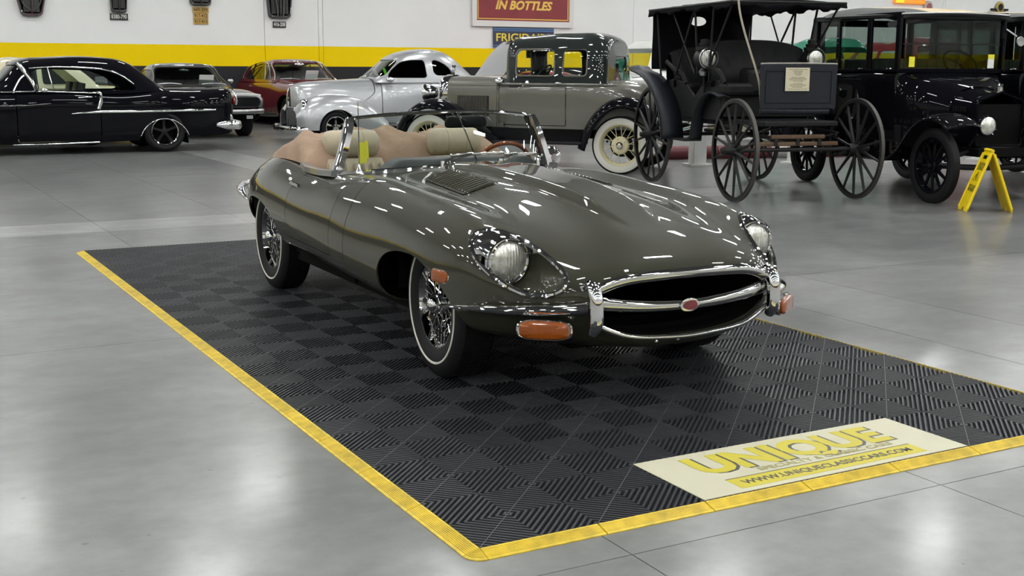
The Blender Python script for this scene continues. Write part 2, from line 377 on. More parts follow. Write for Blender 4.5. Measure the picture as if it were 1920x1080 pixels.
# high-bay lamps
DIFF = mat('lamp_diffuser', (.985,1.,.985), .5, emis=LAMP); HOUS = mat('lamp_housing', (.6,.6,.6), .5)
def high_bay():
    r = empty('ceiling_light', (0,0,0)); MB().box((0,0,.05), (1.16,.36,.08)).build('housing', HOUS, r, bevel=.01, smooth=None)
    MB().box((0,0,0), (1.10,.30,.02)).build('diffuser', DIFF, r, smooth=None)
    for s in (-.45,.45): MB().cyl((s,0,.09), (s,0,.62), .006, n=6).build('hanger', STEEL, r)
    return r
hb = high_bay(); first = True
for iy, y in enumerate(np.arange(-20.5, 26, 4.7)):
    for ix, x in enumerate(np.arange(-22, 45, 5.1)):
        o = hb if first else copy_tree(hb); first = False
        o.location = (x+(iy % 2)*2.4, y, H-.62); o.rotation_euler = (0,0,(PI/2 if (ix+iy) % 3 == 0 else 0))
        tag(o, 'white rectangular high-bay lamp hanging under the hall ceiling', 'lamp', 'ceiling lamps over the hall')
# ------------------------------------------------------------------ interlocking floor mat
MATT = mat('mat_plastic', (.026,.0275,.032), .44, spec=.26, objvar=.18, noise=(9,.12)); MATD = mat('mat_recess', (.006,.006,.007), .7, spec=.2); SEAM = mat('mat_seam', (.085,.085,.088), .5)
YEL = mat('yellow_plastic', (.60,.44,.025), .42, noise=(22,.28), objvar=.05); BLACKGAP = mat('edge_gap', (.01,.01,.01), .8)
T = .4; MZ = .018
def tile_mesh():
    b = MB(); b.cur = 1; b.box((T/2,T/2,.004), (T-.001,T-.001,.006)); b.cur = 0
    h = T/2; pitch = .0189; w = .0062
    for qx in (0,1):
        for qy in (0,1):
            cx, cy = qx*h, qy*h; same = (qx == qy); n = 15
            for k in range(n):
                c0 = (k+.5)*2*h/n       # x+y = c0 inside the quadrant (or x-y)
                def cutp(c):
                    lo, hi = max(0,c-h), min(h,c); return [(lo,c-lo),(hi,c-hi)]
                dlt = w*1.4142
                A = cutp(max(.0005,c0-dlt)); B = cutp(min(2*h-.0005,c0+dlt)); A2 = cutp(max(.0005,c0-dlt*.62)); B2 = cutp(min(2*h-.0005,c0+dlt*.62))
                pts = [(*A[0],.006),(*A[1],.006),(*B[1],.006),(*B[0],.006),(*A2[0],MZ),(*A2[1],MZ),(*B2[1],MZ),(*B2[0],MZ)]
                if not same: pts = [(h-x,y,z) for x,y,z in pts]
                b.add([(x+cx,y+cy,z) for x,y,z in pts], [(4,5,6,7),(0,1,5,4),(2,3,7,6),(0,4,7,3),(1,2,6,5)])
    b.cur = 2; d = .0016
    b.add([(d,0,MZ+.0004),(0,d,MZ+.0004),(T-d,T,MZ+.0004),(T,T-d,MZ+.0004)], [(0,1,2,3)])
    return b.mesh('mat_tile', None)
mat_o = empty('floor_mat', (0,0,0), 0, 'black ribbed checker floor mat with yellow ramp edges under the olive roadster', 'floor mat')
tm = tile_mesh()
for q in (MATT, MATD, SEAM): tm.materials.append(q)
for i in range(7):
    for j in range(16): link('tile', tm, None, mat_o, (i*T,j*T,0))
EW = .052
def edge_mesh():
    b = MB(); prof = [(0,.0175)]
    for k in range(7):
        y = .006+k*.0058; zz = .0175-.0135*(y/EW); prof += [(y,zz),(y+.0008,zz-.003),(y+.0026,zz-.003),(y+.0034,zz-.0006)]
    prof += [(EW,.003),(EW,0),(0,0)]
    b.prism([(-y,z) for y,z in prof], 'x', .0022, T-.0022); return b.mesh('edge', None)
em = edge_mesh(); em.materials.append(YEL)
for i in range(7):
    link('edge_ramp', em, None, mat_o, (i*T,0,0)); link('edge_ramp', em, None, mat_o, ((i+1)*T,16*T,0), (0,0,PI))
for j in range(16):
    link('edge_ramp', em, None, mat_o, (0,(j+1)*T,0), (0,0,-PI/2)); link('edge_ramp', em, None, mat_o, (7*T,j*T,0), (0,0,PI/2))
def corner_mesh():
    b = MB(); prof = [(0.0005,.0175)]
    for k in range(7):
        y = .006+k*.0058; zz = .0175-.0135*(y/EW); prof += [(zz,y),(zz-.003,y+.0008),(zz-.003,y+.0026),(zz-.0006,y+.0034)]
    prof = [(z,r) for z,r in [(.0175,.0005)]+prof[1:]]+[(.003,EW),(0,EW)]
    b.lathe(prof, 8, 'z', a0=PI, a1=1.5*PI); return b.mesh('corner', None)
cm = corner_mesh(); cm.materials.append(YEL)
for (x,y,a) in ((0,0,0),(7*T,0,PI/2),(7*T,16*T,PI),(0,16*T,-PI/2)): link('corner_ramp', cm, None, mat_o, (x,y,0), (0,0,a))
# vinyl sign panel lying at the front of the mat
VIN = mat('cream_vinyl', (.52,.50,.37), .5, spec=.2, noise=(5,.06)); VY = mat('print_yellow', (.52,.45,.05), .5, spec=.2); VG = mat('print_charcoal', (.05,.05,.055), .45); VO = mat('print_olive', (.30,.28,.10), .5)
bn = empty('sign_panel', (2*T+.002,.003,MZ+.0005), 0, 'cream vinyl sign panel with yellow lettering at the front edge of the mat', 'sign')
BW, BD = 3*T-.012, T-.002
MB().box((BW/2,BD/2,.0012), (BW,BD,.0024)).build('sheet', VIN, bn, smooth=None)
zt = .0026
text_obj('lettering_shadow', 'UNIQUE', .225, VG, bn, (BW/2-.001,BD*.64-.003,zt), (0,0,0), extrude=.0002, bold=.010, width=.86)
text_obj('lettering', 'UNIQUE', .225, VY, bn, (BW/2-.012,BD*.64+.004,zt+.0006), (0,0,0), extrude=.0002, bold=.010, width=.86)
text_obj('tagline', 'SPECIALTY & CLASSIC CARS', .042, VO, bn, (BW/2+.06,BD*.375,zt+.001), (0,0,0), extrude=.0002, bold=.0008, width=.62)
MB().box((BW/2,BD*.175,zt), (.84,.088,.0006)).build('address_band', VY, bn, smooth=None)
MB().box((BW/2,BD*.175+.046,zt+.0004), (.84,.004,.0006)).build('band_rule', VG, bn, smooth=None)
text_obj('address_lettering', 'WWW.UNIQUECLASSICCARS.COM', .05, VG, bn, (BW/2,BD*.17,zt+.001), (0,0,0), extrude=.0002, bold=.0008, width=.76)
# ------------------------------------------------------------------ olive roadster on the mat
OLIVE = mat('olive_paint', (.031,.0312,.0195), .45, coat=1., coat_rough=.008, spec=.12)
BEIGE = mat('beige_leather', (.42,.36,.25), .45, noise=(30,.06), bump=(220,.15)); TAN = mat('tan_canvas', (.32,.215,.145), .8, noise=(9,.16), bump=(9,1.0)); DASH = mat('dash_vinyl', (.028,.032,.036), .45, bump=(260,.2))
WOOD = mat('wood_rim', (.28,.07,.015), .25, coat=1., noise=(20,.3))
car = empty('roadster', (1.43,1.82,MZ), -.015, 'olive grey open two-seat roadster with wire wheels parked on the ribbed mat', 'car')
NET = [
 [(0,-.880,.525),(.20,-.876,.522),(.33,-.862,.508),(.405,-.845,.475),(.43,-.835,.430),(.41,-.835,.375),(.32,-.835,.322),(.18,-.835,.293),(0,-.835,.285)],
 [(0,-.872,.556),(.21,-.866,.553),(.36,-.842,.538),(.455,-.812,.500),(.490,-.795,.435),(.465,-.795,.360),(.37,-.805,.300),(.2,-.815,.262),(0,-.815,.250)],
 [(0,-.775,.628),(.22,-.768,.622),(.40,-.740,.597),(.528,-.702,.557),(.618,-.668,.490),(.628,-.645,.385),(.53,-.660,.285),(.28,-.70,.235),(0,-.70,.222)],
 [(0,-.56,.700),(.25,-.55,.692),(.46,-.520,.663),(.612,-.475,.670),(.728,-.460,.588),(.757,-.43,.430),(.705,-.42,.290),(.42,-.45,.225),(.05,-.48,.215)],
 [(0,-.30,.752),(.27,-.30,.740),(.475,-.29,.712),(.632,-.28,.726),(.752,-.26,.640),(.796,-.25,.460),(.760,-.25,.300),(.50,-.25,.235),(.15,-.25,.225)],
 [(0,0,.792),(.28,0,.778),(.478,0,.742),(.636,0,.759),(.764,0,.668),(.815,0,.490),(.790,0,.330),(.62,0,.25),(.3,0,.235)],
 [(0,.4,.818),(.29,.4,.803),(.478,.4,.764),(.628,.4,.783),(.766,.4,.692),(.826,.4,.500),(.805,.4,.350),(.70,.4,.272),(.42,.4,.25)],
 [(0,.8,.832),(.30,.8,.818),(.477,.8,.785),(.618,.8,.803),(.762,.8,.706),(.832,.8,.520),(.815,.8,.370),(.725,.8,.295),(.5,.8,.27)],
 [(0,1.05,.832),(.30,1.05,.820),(.475,1.05,.795),(.615,1.05,.799),(.765,1.05,.712),(.832,1.05,.530),(.818,1.05,.385),(.732,1.05,.305),(.5,1.05,.28)],
 [(0,1.4,.80),(.30,1.4,.80),(.50,1.4,.79),(.640,1.4,.778),(.770,1.4,.700),(.830,1.4,.545),(.816,1.4,.405),(.738,1.4,.318),(.5,1.4,.29)],
 [(0,1.77,.795),(.30,1.77,.795),(.50,1.77,.792),(.645,1.77,.782),(.770,1.77,.708),(.826,1.77,.555),(.812,1.77,.415),(.74,1.77,.33),(.5,1.77,.30)],
 [(0,2.1,.825),(.30,2.1,.828),(.49,2.1,.825),(.630,2.1,.803),(.760,2.1,.728),(.818,2.1,.565),(.802,2.1,.425),(.74,2.1,.335),(.5,2.1,.30)],
 [(0,2.5,.850),(.28,2.5,.852),(.465,2.5,.842),(.605,2.5,.812),(.735,2.5,.730),(.795,2.5,.575),(.78,2.5,.435),(.72,2.5,.345),(.5,2.5,.31)],
 [(0,2.9,.790),(.26,2.9,.790),(.42,2.9,.778),(.545,2.9,.750),(.655,2.9,.680),(.712,2.9,.565),(.70,2.9,.44),(.64,2.9,.36),(.45,2.9,.33)],
 [(0,3.2,.700),(.23,3.2,.700),(.37,3.2,.69),(.47,3.2,.668),(.565,3.2,.615),(.610,3.2,.53),(.60,3.2,.44),(.54,3.2,.37),(.4,3.2,.34)],
 [(0,3.42,.585),(.20,3.42,.585),(.31,3.42,.578),(.39,3.41,.565),(.465,3.40,.54),(.50,3.39,.50),(.49,3.39,.45),(.43,3.39,.40),(.3,3.38,.38)]]
def sstep(a, b, x): t = np.clip((x-a)/(b-a), 0, 1); return t*t*(3-2*t)
def bulge(B):
    x, y = np.abs(B[...,0]), B[...,1]
    wb = .105+.055*np.clip((y+.55)/1.5, 0, 1); h = .034*sstep(-.62,-.22,y)*(1-.35*sstep(.6,1.0,y))
    nose = .045*(1-sstep(-.62,-.35,y))
    B[...,2] += h*(1-sstep(wb-nose*.8-.012, wb-nose*.8+.026, x))*(y < 1.2)*(B[...,2] > .5)
    return B
body = net_surface(NET, 330, 241, post=bulge)
def x_(p): return np.abs(p[:,0])
def gbon(p): return p[:,1]-(.815+.155*np.clip(1-(x_(p)/.8)**2, 0, 1))
def garch(p):
    y, z = p[:,1], p[:,2]
    def el(yc, zc, af, ar, b_, nf, nr):
        d = y-yc; a = np.where(d < 0, af, ar); n = np.where(d < 0, nf, nr)
        return ((np.abs(d)/a)**n+(np.maximum(z-zc,0)/b_)**n)**(1/n)-1
    f = el(.045,.29,.44,.365,.258,1.6,2.9); r = el(2.43,.28,.50,.46,.29,2.2,2.2)
    return np.minimum(f, r)+np.where(x_(p) < .45, 5, 0)
OUTL = [(.490,.545),(.510,.503),(.556,.474),(.612,.472),(.668,.497),(.711,.545),(.731,.600),(.716,.652),(.680,.684),(.632,.693),(.575,.674),(.524,.632),(.497,.584)]
outl = curve(OUTL, 64, True); _sd = poly_sd(outl)
def glamp(p): return np.where((p[:,1] < -.1) & (p[:,2] > .38), np.maximum(_sd(x_(p), p[:,2]), p[:,1]+.36), 1.)
yws = lambda x: 1.055+.36*(np.abs(x)/.64)**2.2
def gcock(p):
    x = x_(p); return np.where(p[:,2] > .55, np.maximum.reduce([x-.648, yws(x)-p[:,1], p[:,1]-(2.16-.55*np.clip(x-.35,0,1)**1.5)]), 1.)
body = body.clip(garch).clip(glamp)
bon = body.clip(lambda p: -gbon(p)-.0025); rest = body.clip(lambda p: gbon(p)-.0025).clip(gcock)
bon.build('bonnet', OLIVE, car, .008)
SILLZ = lambda p: p[:,2]-(.405+.012*(p[:,1]-1.0))
dr = lambda p: p[:,1]-(1.025+.05*np.clip((p[:,2]-.68)/.1,0,1)); de = lambda p: (1.765-.05*np.clip((p[:,2]-.66)/.12,0,1))-p[:,1]
gd = lambda p: np.minimum.reduce([dr(p), de(p), SILLZ(p)])
rest.clip(lambda p: -gd(p)-.002).build('body_shell', OLIVE, car, .008)
door = rest.clip(lambda p: gd(p)-.002)
for s in (-1,1): door.clip(lambda p: s*p[:,0]-.3).build('door', OLIVE, car, .01)
# dark inner shell that closes the gaps, wheel wells and floor
inner = net_surface(NET, 120, 91); 
def _in(B): B = B.copy(); B[...,0] *= .955; B[...,2] = .26+(B[...,2]-.26)*.93; return B
inn = net_surface(NET, 120, 91, post=_in).clip(gcock).clip(lambda p: garch(p)-.02).clip(lambda p: glamp(p)-.006).clip(lambda p: p[:,1]+.78)
inn.build('inner_shell', DARK, car, 0)
ub = MB()
for yc, hl, xo, zb in ((.045,.37,.70,.33),(2.43,.42,.66,.37)):
    for s in (-1,1): ub.box((s*(xo+.42)/2,yc,.595), (xo-.42,2*hl,.02)).box((s*.42,yc,.42), (.02,2*hl,.36)).box((s*(xo+.42)/2,yc-hl,(zb+.6)/2), (xo-.42,.02,.6-zb)).box((s*(xo+.42)/2,yc+hl,(zb+.6)/2), (xo-.42,.02,.6-zb))
ub.box((0,1.25,.24), (1.3,1.7,.03)).box((0,.05,.24), (.8,1.4,.03)).box((0,2.7,.3), (1.0,1.0,.03))
ub.build('underbody', DARK, car, smooth=None)
# grille mouth: dark throat, chrome surround
rim = curve([NET[0][k] for k in range(9)], 40); ring = np.concatenate([rim, (rim*[-1,1,1])[::-1][1:-1]])
thr = MB(); thr.loft([[tuple(p) for p in ring], [tuple(p*[.95,1,1]+[0,.05,0]) for p in ring], [tuple((p-[0,0,.40])*[.8,1,.8]+[0,.3,.40]) for p in ring]])
thr.build('mouth_duct', DARK, car)
MB().sweep([tuple(p+[0,-.006,.008]) for p in curve([(-.405,-.858,.495),(-.33,-.872,.520),(-.2,-.886,.534),(0,-.892,.538),(.2,-.886,.534),(.33,-.872,.520),(.405,-.858,.495)], 33)], sec_ellipse(.016,.023), (0,-.25,1)).build('upper_grille_bar', CHROME, car)
MB().sweep(curve([(-.425,-.850,.452),(-.3,-.868,.434),(0,-.882,.416),(.3,-.868,.434),(.425,-.850,.452)], 33), sec_ellipse(.016,.021), (0,0,1), scale=[(1,1+.35*abs(i-16)/16) for i in range(33)]).build('centre_grille_bar', CHROME, car)
MB().sweep(curve([(-.425,-.862,.372),(-.3,-.888,.318),(-.15,-.898,.298),(0,-.902,.292),(.15,-.898,.298),(.3,-.888,.318),(.425,-.862,.372)], 33), sec_ellipse(.009,.011)).build('lower_grille_rail', CHROME, car)
bd = MB().lathe([(-.010,.0),(-.010,.030),(-.004,.034),(.004,.034),(.006,.026),(.006,0.0005)], 24, 'y'); 
for i,(x,y,z) in enumerate(bd.v): bd.v[i] = (x*1.35, -y, z*.82)
bo = bd.build('badge', CHROME, car, (0,-.900,.416))
b2 = MB().lathe([(.0,.0005),(.0,.025),(.004,.025),(.004,.0005)], 24, 'y'); b2.v = [(x*1.35,-y,z*.78) for x,y,z in b2.v]
b2.build('badge_face', mat('badge_red', (.16,.012,.02), .3, coat=1., noise=(60,.5)), bo, (0,-.006,0))
for s in (-1,1):     # overriders, bumper blades, lamps
    pts = curve([(s*.432,-.872,.335),(s*.432,-.892,.37),(s*.432,-.896,.43),(s*.432,-.885,.49),(s*.432,-.850,.520),(s*.432,-.815,.515)], 22)
    MB().sweep(pts, sec_ellipse(.029,.027,14), (0,1,0.001), scale=[(.55+.45*math.sin(PI*min(1,i/7+.25)/2)) if i < 16 else 1-.09*(i-15) for i in range(22)]).build('overrider', CHROME, car)
    pts = curve([(s*.445,-.850,.432),(s*.54,-.795,.424),(s*.648,-.680,.412),(s*.732,-.525,.398),(s*.778,-.385,.386),(s*.797,-.285,.378)], 30)
    MB().sweep(pts, [(s*a,b) for a,b in [(-.014,-.018),(.004,-.023),(.016,-.017),(.025,-.008),(.029,.002),(.026,.011),(.016,.019),(.002,.023),(-.014,.018)]], (0,0,1), scale=[(1,1-.72*max(0,(i-8)/21)**1.5) for i in range(30)]).build('bumper_blade', CHROME, car)
    pts = curve([(s*.71,2.90,.500),(s*.715,3.02,.535),(s*.675,3.20,.55),(s*.58,3.38,.555),(s*.42,3.47,.555),(s*.25,3.50,.555)], 30)
    MB().sweep(pts, sec_ellipse(.026,.030), (0,0,1), scale=[min(1,.15+i/7) for i in range(30)]).build('rear_bumper_blade', CHROME, car)
    # front turn lamp
    ax = Vector((s*.72,-.70,0)).normalized(); tl = MB()
    def ring3(sc, off, n=28):
        out = []
        for k in range(n):
            a = 2*PI*k/n; u = (abs(math.cos(a))**.55)*math.copysign(1,math.cos(a))*.102*sc; v = (abs(math.sin(a))**.6)*math.copysign(1,math.sin(a))*.036*(sc if sc < 1 else sc*1.05)
            u2 = u+.0; taper = 1-.16*(u2/.1 if s < 0 else -u2/.1)*(-1)
            dx = Vector((-ax.y*s, ax.x*s, 0))*(1)
            p = Vector((s*.590,-.770,.345))+Vector((.80*s,.60,0)).normalized()*u+Vector((0,0,1))*v+Vector((.60*s,-.80,0)).normalized()*off
            out.append(tuple(p))
        return out
    r_ = empty('turn_lamp', parent=car)
    MB().loft([ring3(1.0,-.03),ring3(1.08,.006),ring3(1.02,.012),ring3(.96,.010)], caps=True).build('bezel', CHROME, r_)
    MB().loft([ring3(.97,.004),ring3(.95,.022),ring3(.80,.030),ring3(.4,.033)], caps=True).build('lens', AMBER, r_)
    # side marker
    r_ = empty('side_marker', parent=car); sm = [( -.060,-.024),(.035,-.026),(.056,-.016),(.062,.0),(.056,.016),(.035,.026),(-.060,.024)]
    def ring4(sc, off): return [(s*(.777+off-.14*(u*sc)-.06*(v*sc)), -.245-u*sc*1.0+(.0), .492+v*sc*1.05) for u,v in rounded(sm,.012,3)]
    MB().loft([ring4(1.14,-.03),ring4(1.16,.010),ring4(1.02,.018)], caps=True).build('bezel', CHROME, r_)
    MB().loft([ring4(1.0,.014),ring4(.94,.024),ring4(.6,.028)], caps=True).build('lens', AMBER, r_)
# headlamp scoops
def on_body(x, z):
    """y on the nose at a given x, z"""
    return _ny(np.array([[x,z]]))[0]
_q = net_surface(NET, 260, 181); _m = (_q.P[:,0] > .3) & (_q.P[:,1] < -.30) & (_q.P[:,2] > .36); _QP = _q.P[_m]
def _ny(xz):
    out = []
    for a in xz:
        d = ((_QP[:,[0,2]]-a)**2).sum(1); k = np.argsort(d)[:8]; w = 1/(d[k]+1e-7); out.append((w*_QP[k,1]).sum()/w.sum())
    return np.array(out)
rimy = _ny(outl); rimy = (np.roll(rimy,1)+rimy*2+np.roll(rimy,-1))/4
LC = np.array([.622,-.515,.583])
for s in (-1,1):
    R0 = np.stack([outl[:,0]*s, rimy-.002, outl[:,1]], 1)
    c = LC*[s,1,1]; r_ = empty('headlamp', parent=car)
    rings = []
    for t in np.linspace(0,1,9):
        q = t**.8; circ = np.stack([c[0]+(R0[:,0]-c[0])*0+0*R0[:,0], R0[:,1]*0+c[1], R0[:,2]*0+c[2]],1)
        a = np.arctan2(R0[:,2]-c[2], R0[:,0]-c[0]); circ[:,0] += .098*np.cos(a); circ[:,2] += .098*np.sin(a); circ[:,1] += .03
        P = R0*(1-q)+circ*q; P[:,1] += .05*math.sin(PI*q)*0+ .035*np.sin(PI*q)*np.clip((R0[:,1]-c[1])/-.2,0,1); rings.append([tuple(p) for p in P])
    MB().loft(rings).build('scoop', OLIVE, r_, smooth=60)
    tub = R0.copy(); tub[:,1] -= .003
    MB().tube(tub.tolist(), .0112, 8, True, up=(0,1,0)).build('scoop_trim', CHROME, r_)
    # chrome brow behind the lamp
    m_ = [i for i in range(64) if outl[i,1] > .60]; m_ = sorted(m_, key=lambda i: math.atan2(outl[i,1]-c[2], (outl[i,0]-LC[0])))
    A = R0[m_]; a = np.arctan2(A[:,2]-c[2], A[:,0]-c[0]); Bq = np.stack([c[0]+.100*np.cos(a), A[:,1]*0+c[1]-.012, c[2]+.100*np.sin(a)],1)
    mid = (A+Bq)/2+[0,-.006,.010]
    MB().loft([[tuple(p) for p in A],[tuple(p) for p in mid],[tuple(p) for p in Bq]], closed=False).build('brow', CHROME, r_, smooth=80)
    rx = math.radians(4)
    ring = MB().lathe([(.03,.086),(-.006,.093),(-.018,.0915),(-.022,.087),(-.018,.081),(.0,.079)], 40, 'y').build('lamp_ring', CHROME, r_, tuple(c), (rx,0,s*math.radians(-4)))
    MB().lathe([(.03,.090),(.0,.101),(-.008,.100),(-.006,.094)], 40, 'y').build('outer_ring', CHROME, r_, tuple(c), (rx,0,s*math.radians(-4)))
    lens = MB().lathe([(-.010,.081),(-.021,.069),(-.030,.046),(-.035,.023),(-.036,.0005)], 36, 'y').build('lens', LENS, r_, tuple(c), (rx,0,s*math.radians(-4)))
    MB().lathe([(-.004,.089),(.05,.086),(.12,.05),(.14,.0005)], 24, 'y').build('bowl', DARK, r_, tuple(c))
# bonnet louvres
def hood_z(x, y):
    d = ((body.P[:,0]-x)**2+(body.P[:,1]-y)**2)+np.where(body.P[:,2] < .6, 9, 0); k = np.argsort(d)[:6]; w = 1/(d[k]+1e-6); return (w*body.P[k,2]).sum()/w.sum()
for s in (-1,1):
    lp = MB(); x0, x1_, y0, y1 = .235, .425, .30, .80
    nx, ny = 6, 8; g = [[(s*(x0+(x1_-x0)*i/nx-.02*(j/ny)), y0+(y1-y0)*j/ny, hood_z(s*(x0+(x1_-x0)*i/nx-.02*(j/ny)), y0+(y1-y0)*j/ny)+.004) for i in range(nx+1)] for j in range(ny+1)]
    for r in (g,): lp.loft([[*r[j]] for j in range(ny+1)], closed=False)
    pan = lp.build('louvre_panel', OLIVE, car, smooth=60)
    for k in range(14):
        y = y0+.02+(y1-y0-.04)*k/13; pts = [(s*(x0+.012+(x1_-x0-.024)*i/8-.02*(y-y0)/(y1-y0)), y) for i in range(9)]
        pts = [(x,yy,hood_z(x,yy)+.004) for x,yy in pts]; sc = [.25]+[1]*7+[.25]
        MB().sweep(pts, [(-.010,-.003),(-.008,.007),(.0,.009),(.012,-.002)] if s < 0 else [(-.012,-.002),(0,.009),(.008,.007),(.010,-.003)], (0,0,1), scale=sc).build('louvre', OLIVE, pan)
# ---------------------------------------------------------------- windscreen
bx = np.linspace(-.64,.64,33); base = np.stack([bx, yws(bx)-.012, .838-.055*(np.abs(bx)/.64)**2+.004], 1)
tx = np.linspace(-.548,.548,33); top = np.stack([tx, 1.300+.135*(np.abs(tx)/.548)**2.2, 1.106-.034*(np.abs(tx)/.548)**2.4], 1)
gl = MB(); gl.loft([[tuple(b*(1-t)+q*t+np.array([0,-.018*math.sin(PI*t),0])) for b,q in zip(base,top)] for t in np.linspace(0,1,9)], closed=False)
gl.build('windscreen_glass', SCREEN, car, smooth=80)
fr = empty('windscreen_frame', parent=car)
MB().tube(top.tolist(), .010, 8, up=(0,1,0)).build('top_rail', CHROME, fr)
MB().sweep([tuple(p+[0,-.012,-.012]) for p in base], [(-.022,-.012),(.022,-.012),(.018,.010),(-.018,.016)]).build('base_trim', CHROME, fr)
for i, s in ((0,-1),(-1,1)):
    pp = [base[i]+[s*.004,.012,-.02]]+[base[i]*(1-t)+top[i]*t+np.array([s*.006,-.014*math.sin(PI*t)+.006,0]) for t in np.linspace(.1,1,8)]
    MB().sweep([tuple(p) for p in pp], [(-.020,-.036),(.012,-.040),(.021,-.016),(.019,.020),(.0,.040),(-.020,.034)] , (0,1,0), scale=[1.5]+[1.15]+[1]*6+[.8]).build('screen_post', CHROME, fr)
    MB().sweep([tuple(p+[-s*.024,.012,0]) for p in pp], sec_ellipse(.011,.018,8), (0,1,0)).build('post_seal', BLACKM, fr)
rod = MB().cyl((.03,1.06,.835), (.018,1.285,1.098), .004, n=8).build('tie_rod', CHROME, car)
mir = empty('rear_mirror', parent=car)
mb = MB(); mb.loft([[(.115+a*1.0*sc+.0, 1.40+d, 1.045+b*sc) for a,b in rounded([(-.135,-.032),(.135,-.032),(.125,.034),(-.125,.034)],.03,4)] for d,sc in ((.0,.9),(-.012,1.),(-.022,.95),(-.03,.6))], caps=True); mb.build('shell', BLACKM, mir)
MB().cyl((.018,1.29,1.09), (.115,1.385,1.05), .006, n=8).build('stalk', CHROME, mir)
for x0,x1_ in ((-.19,.13),(.15,.42),(.47,.52)):   # wipers
    r_ = empty('wiper', parent=car)
    def wp(x, h): k = (x+.64)/1.28*32; i = int(min(max(k,0),31)); b = base[i]*(1-(k-i))+base[i+1]*(k-i); q = top[i]*(1-(k-i))+top[i+1]*(k-i); return tuple(b*(1-h)+q*h+np.array([0,-.03,.004]))
    a0 = wp(x0,.03); a1 = wp((x0+x1_)/2+.02,.17); 
    MB().cyl(tuple(np.array(a0)+[0,-.01,-.04]), tuple(np.array(a0)+[0,-.004,.012]), .013, n=12).build('pivot', CHROME, r_)
    MB().sweep([a0, tuple((np.array(a0)*.6+np.array(a1)*.4)+[0,-.012,.006]), a1], sec_ellipse(.0075,.009,8), scale=[1.6,1.1,.8]).build('arm', CHROME, r_)
    MB().sweep([tuple(np.array(wp(min(.60,x0+.06+(x1_+.10-x0-.06)*t),.155+.035*t))+[0,.012,0]) for t in np.linspace(0,1,6)], sec_ellipse(.005,.010,6)).build('blade', CHROME, r_)
an = empty('aerial', parent=car); ap = np.array([-.60,1.18,.80])
MB().lathe([(0,.02),(.012,.018),(.03,.008),(.05,.0045)], 14, 'z', tuple(ap)).build('base', CHROME, an); MB().cyl(tuple(ap+[0,0,.04]), tuple(ap+[0,.005,.37]), .0035, .002, n=6).build('rod', CHROME, an)
# ---------------------------------------------------------------- cockpit
ck = MB(); ck.box((0,1.65,.28), (1.3,1.2,.03)).box((-.655,1.55,.50), (.02,.9,.52)).box((.655,1.55,.50), (.02,.9,.52)).box((0,2.14,.52), (1.25,.03,.5)).box((0,1.15,.50), (1.28,.03,.5)); ck.build('cockpit_tub', DARK, car, smooth=None)
for s in (-1,1):
    MB().sweep([(s*.665,1.36,.795),(s*.672,1.55,.787),(s*.668,1.8,.787),(s*.63,1.98,.80)], [(-.030,-.022),(.032,-.022),(.028,.006),(0,.014),(-.024,.008)]).build('door_capping', mat('capping_sheen_grey', (.11,.115,.115), .3, coat=.5), car)  # flat door top; ceiling reflection painted in as grey instead of olive
    st = empty('seat', parent=car); cx = s*.335
    def slab(y0, z0, y1, z1, w, t, n=10):
        out = []
        for i in range(n+1):
            k = i/n; yy, zz = y0+(y1-y0)*k, z0+(z1-z0)*k; e = .75+.25*math.sin(PI*min(1,max(0,.1+.8*k))); ring = rounded([(-w/2*e,-t/2),(w/2*e,-t/2),(w/2*e,t/2),(-w/2*e,t/2)],.05,4)
            nrm = Vector((0,-(z1-z0),(y1-y0))).normalized(); out.append([(cx+a, yy+nrm.y*b, zz+nrm.z*b) for a,b in ring])
        return out
    MB().loft(slab(1.45,.46,1.98,.42,.47,.15), caps=True).build('cushion', BEIGE, st, smooth=60)
    MB().loft(slab(1.92,.46,2.02,.80,.45,.13), caps=True).build('backrest', BEIGE, st, smooth=60)
    for k in range(-3,4): MB().tube([(cx+k*.058,1.878,.60),(cx+k*.056,1.905,.72),(cx+k*.052,1.935,.79)], .012, 6).build('pleat', BEIGE, st)
    hr = MB(); pr = [(-.172,.001),(-.170,.05),(-.150,.074),(-.12,.080),(-.062,.081),(-.060,.078),(-.058,.081),(.058,.081),(.060,.078),(.062,.081),(.12,.080),(.150,.074),(.170,.05),(.172,.001)]
    hr.lathe(pr, 22, 'x'); hr.v = [(x, y*.82, z*1.02) for x,y,z in hr.v]; hr.build('headrest', BEIGE, st, (cx+(.0 if s < 0 else .0),2.02,.898), smooth=50)
    for q in (-.06,.06): MB().cyl((cx+q,2.03,.78), (cx+q,2.03,.88), .007, n=8).build('headrest_stem', CHROME, st)
dp = []     # padded dash top seen through the screen
for t in np.linspace(0,1,15):
    r = []
    for x in np.linspace(-.60,.60,61):
        hum = .072/(1+math.exp(-(x+.385)/.018))/(1+math.exp((x-.56)/.03))*(1-.25*max(0,x-.1))
        y = yws(np.array(x))+.012+(.30-.14*(abs(x)/.6)**2)*t; z = .790+hum*min(1,t*3.2)*1.0+.004*math.sin(PI*t)-.12*max(0,t-.86)/.14-.015*(abs(x)/.6)**2
        r.append((x,float(y),z))
    dp.append(r)
MB().loft(dp, closed=False).build('dash', DASH, car, smooth=70)
sw = empty('steering_wheel', parent=car); sc_ = Vector((.385,1.50,.748)); tl_ = math.radians(62)
def swp(a, r, o=0): return tuple(sc_+Vector((r*math.cos(a), -r*math.sin(a)*math.cos(tl_)*1+o*math.sin(tl_), r*math.sin(a)*math.sin(tl_)+o*math.cos(tl_)))) 
MB().tube([swp(2*PI*k/40,.195) for k in range(40)], .013, 8, True, up=(0,1,.4)).build('rim', WOOD, sw)
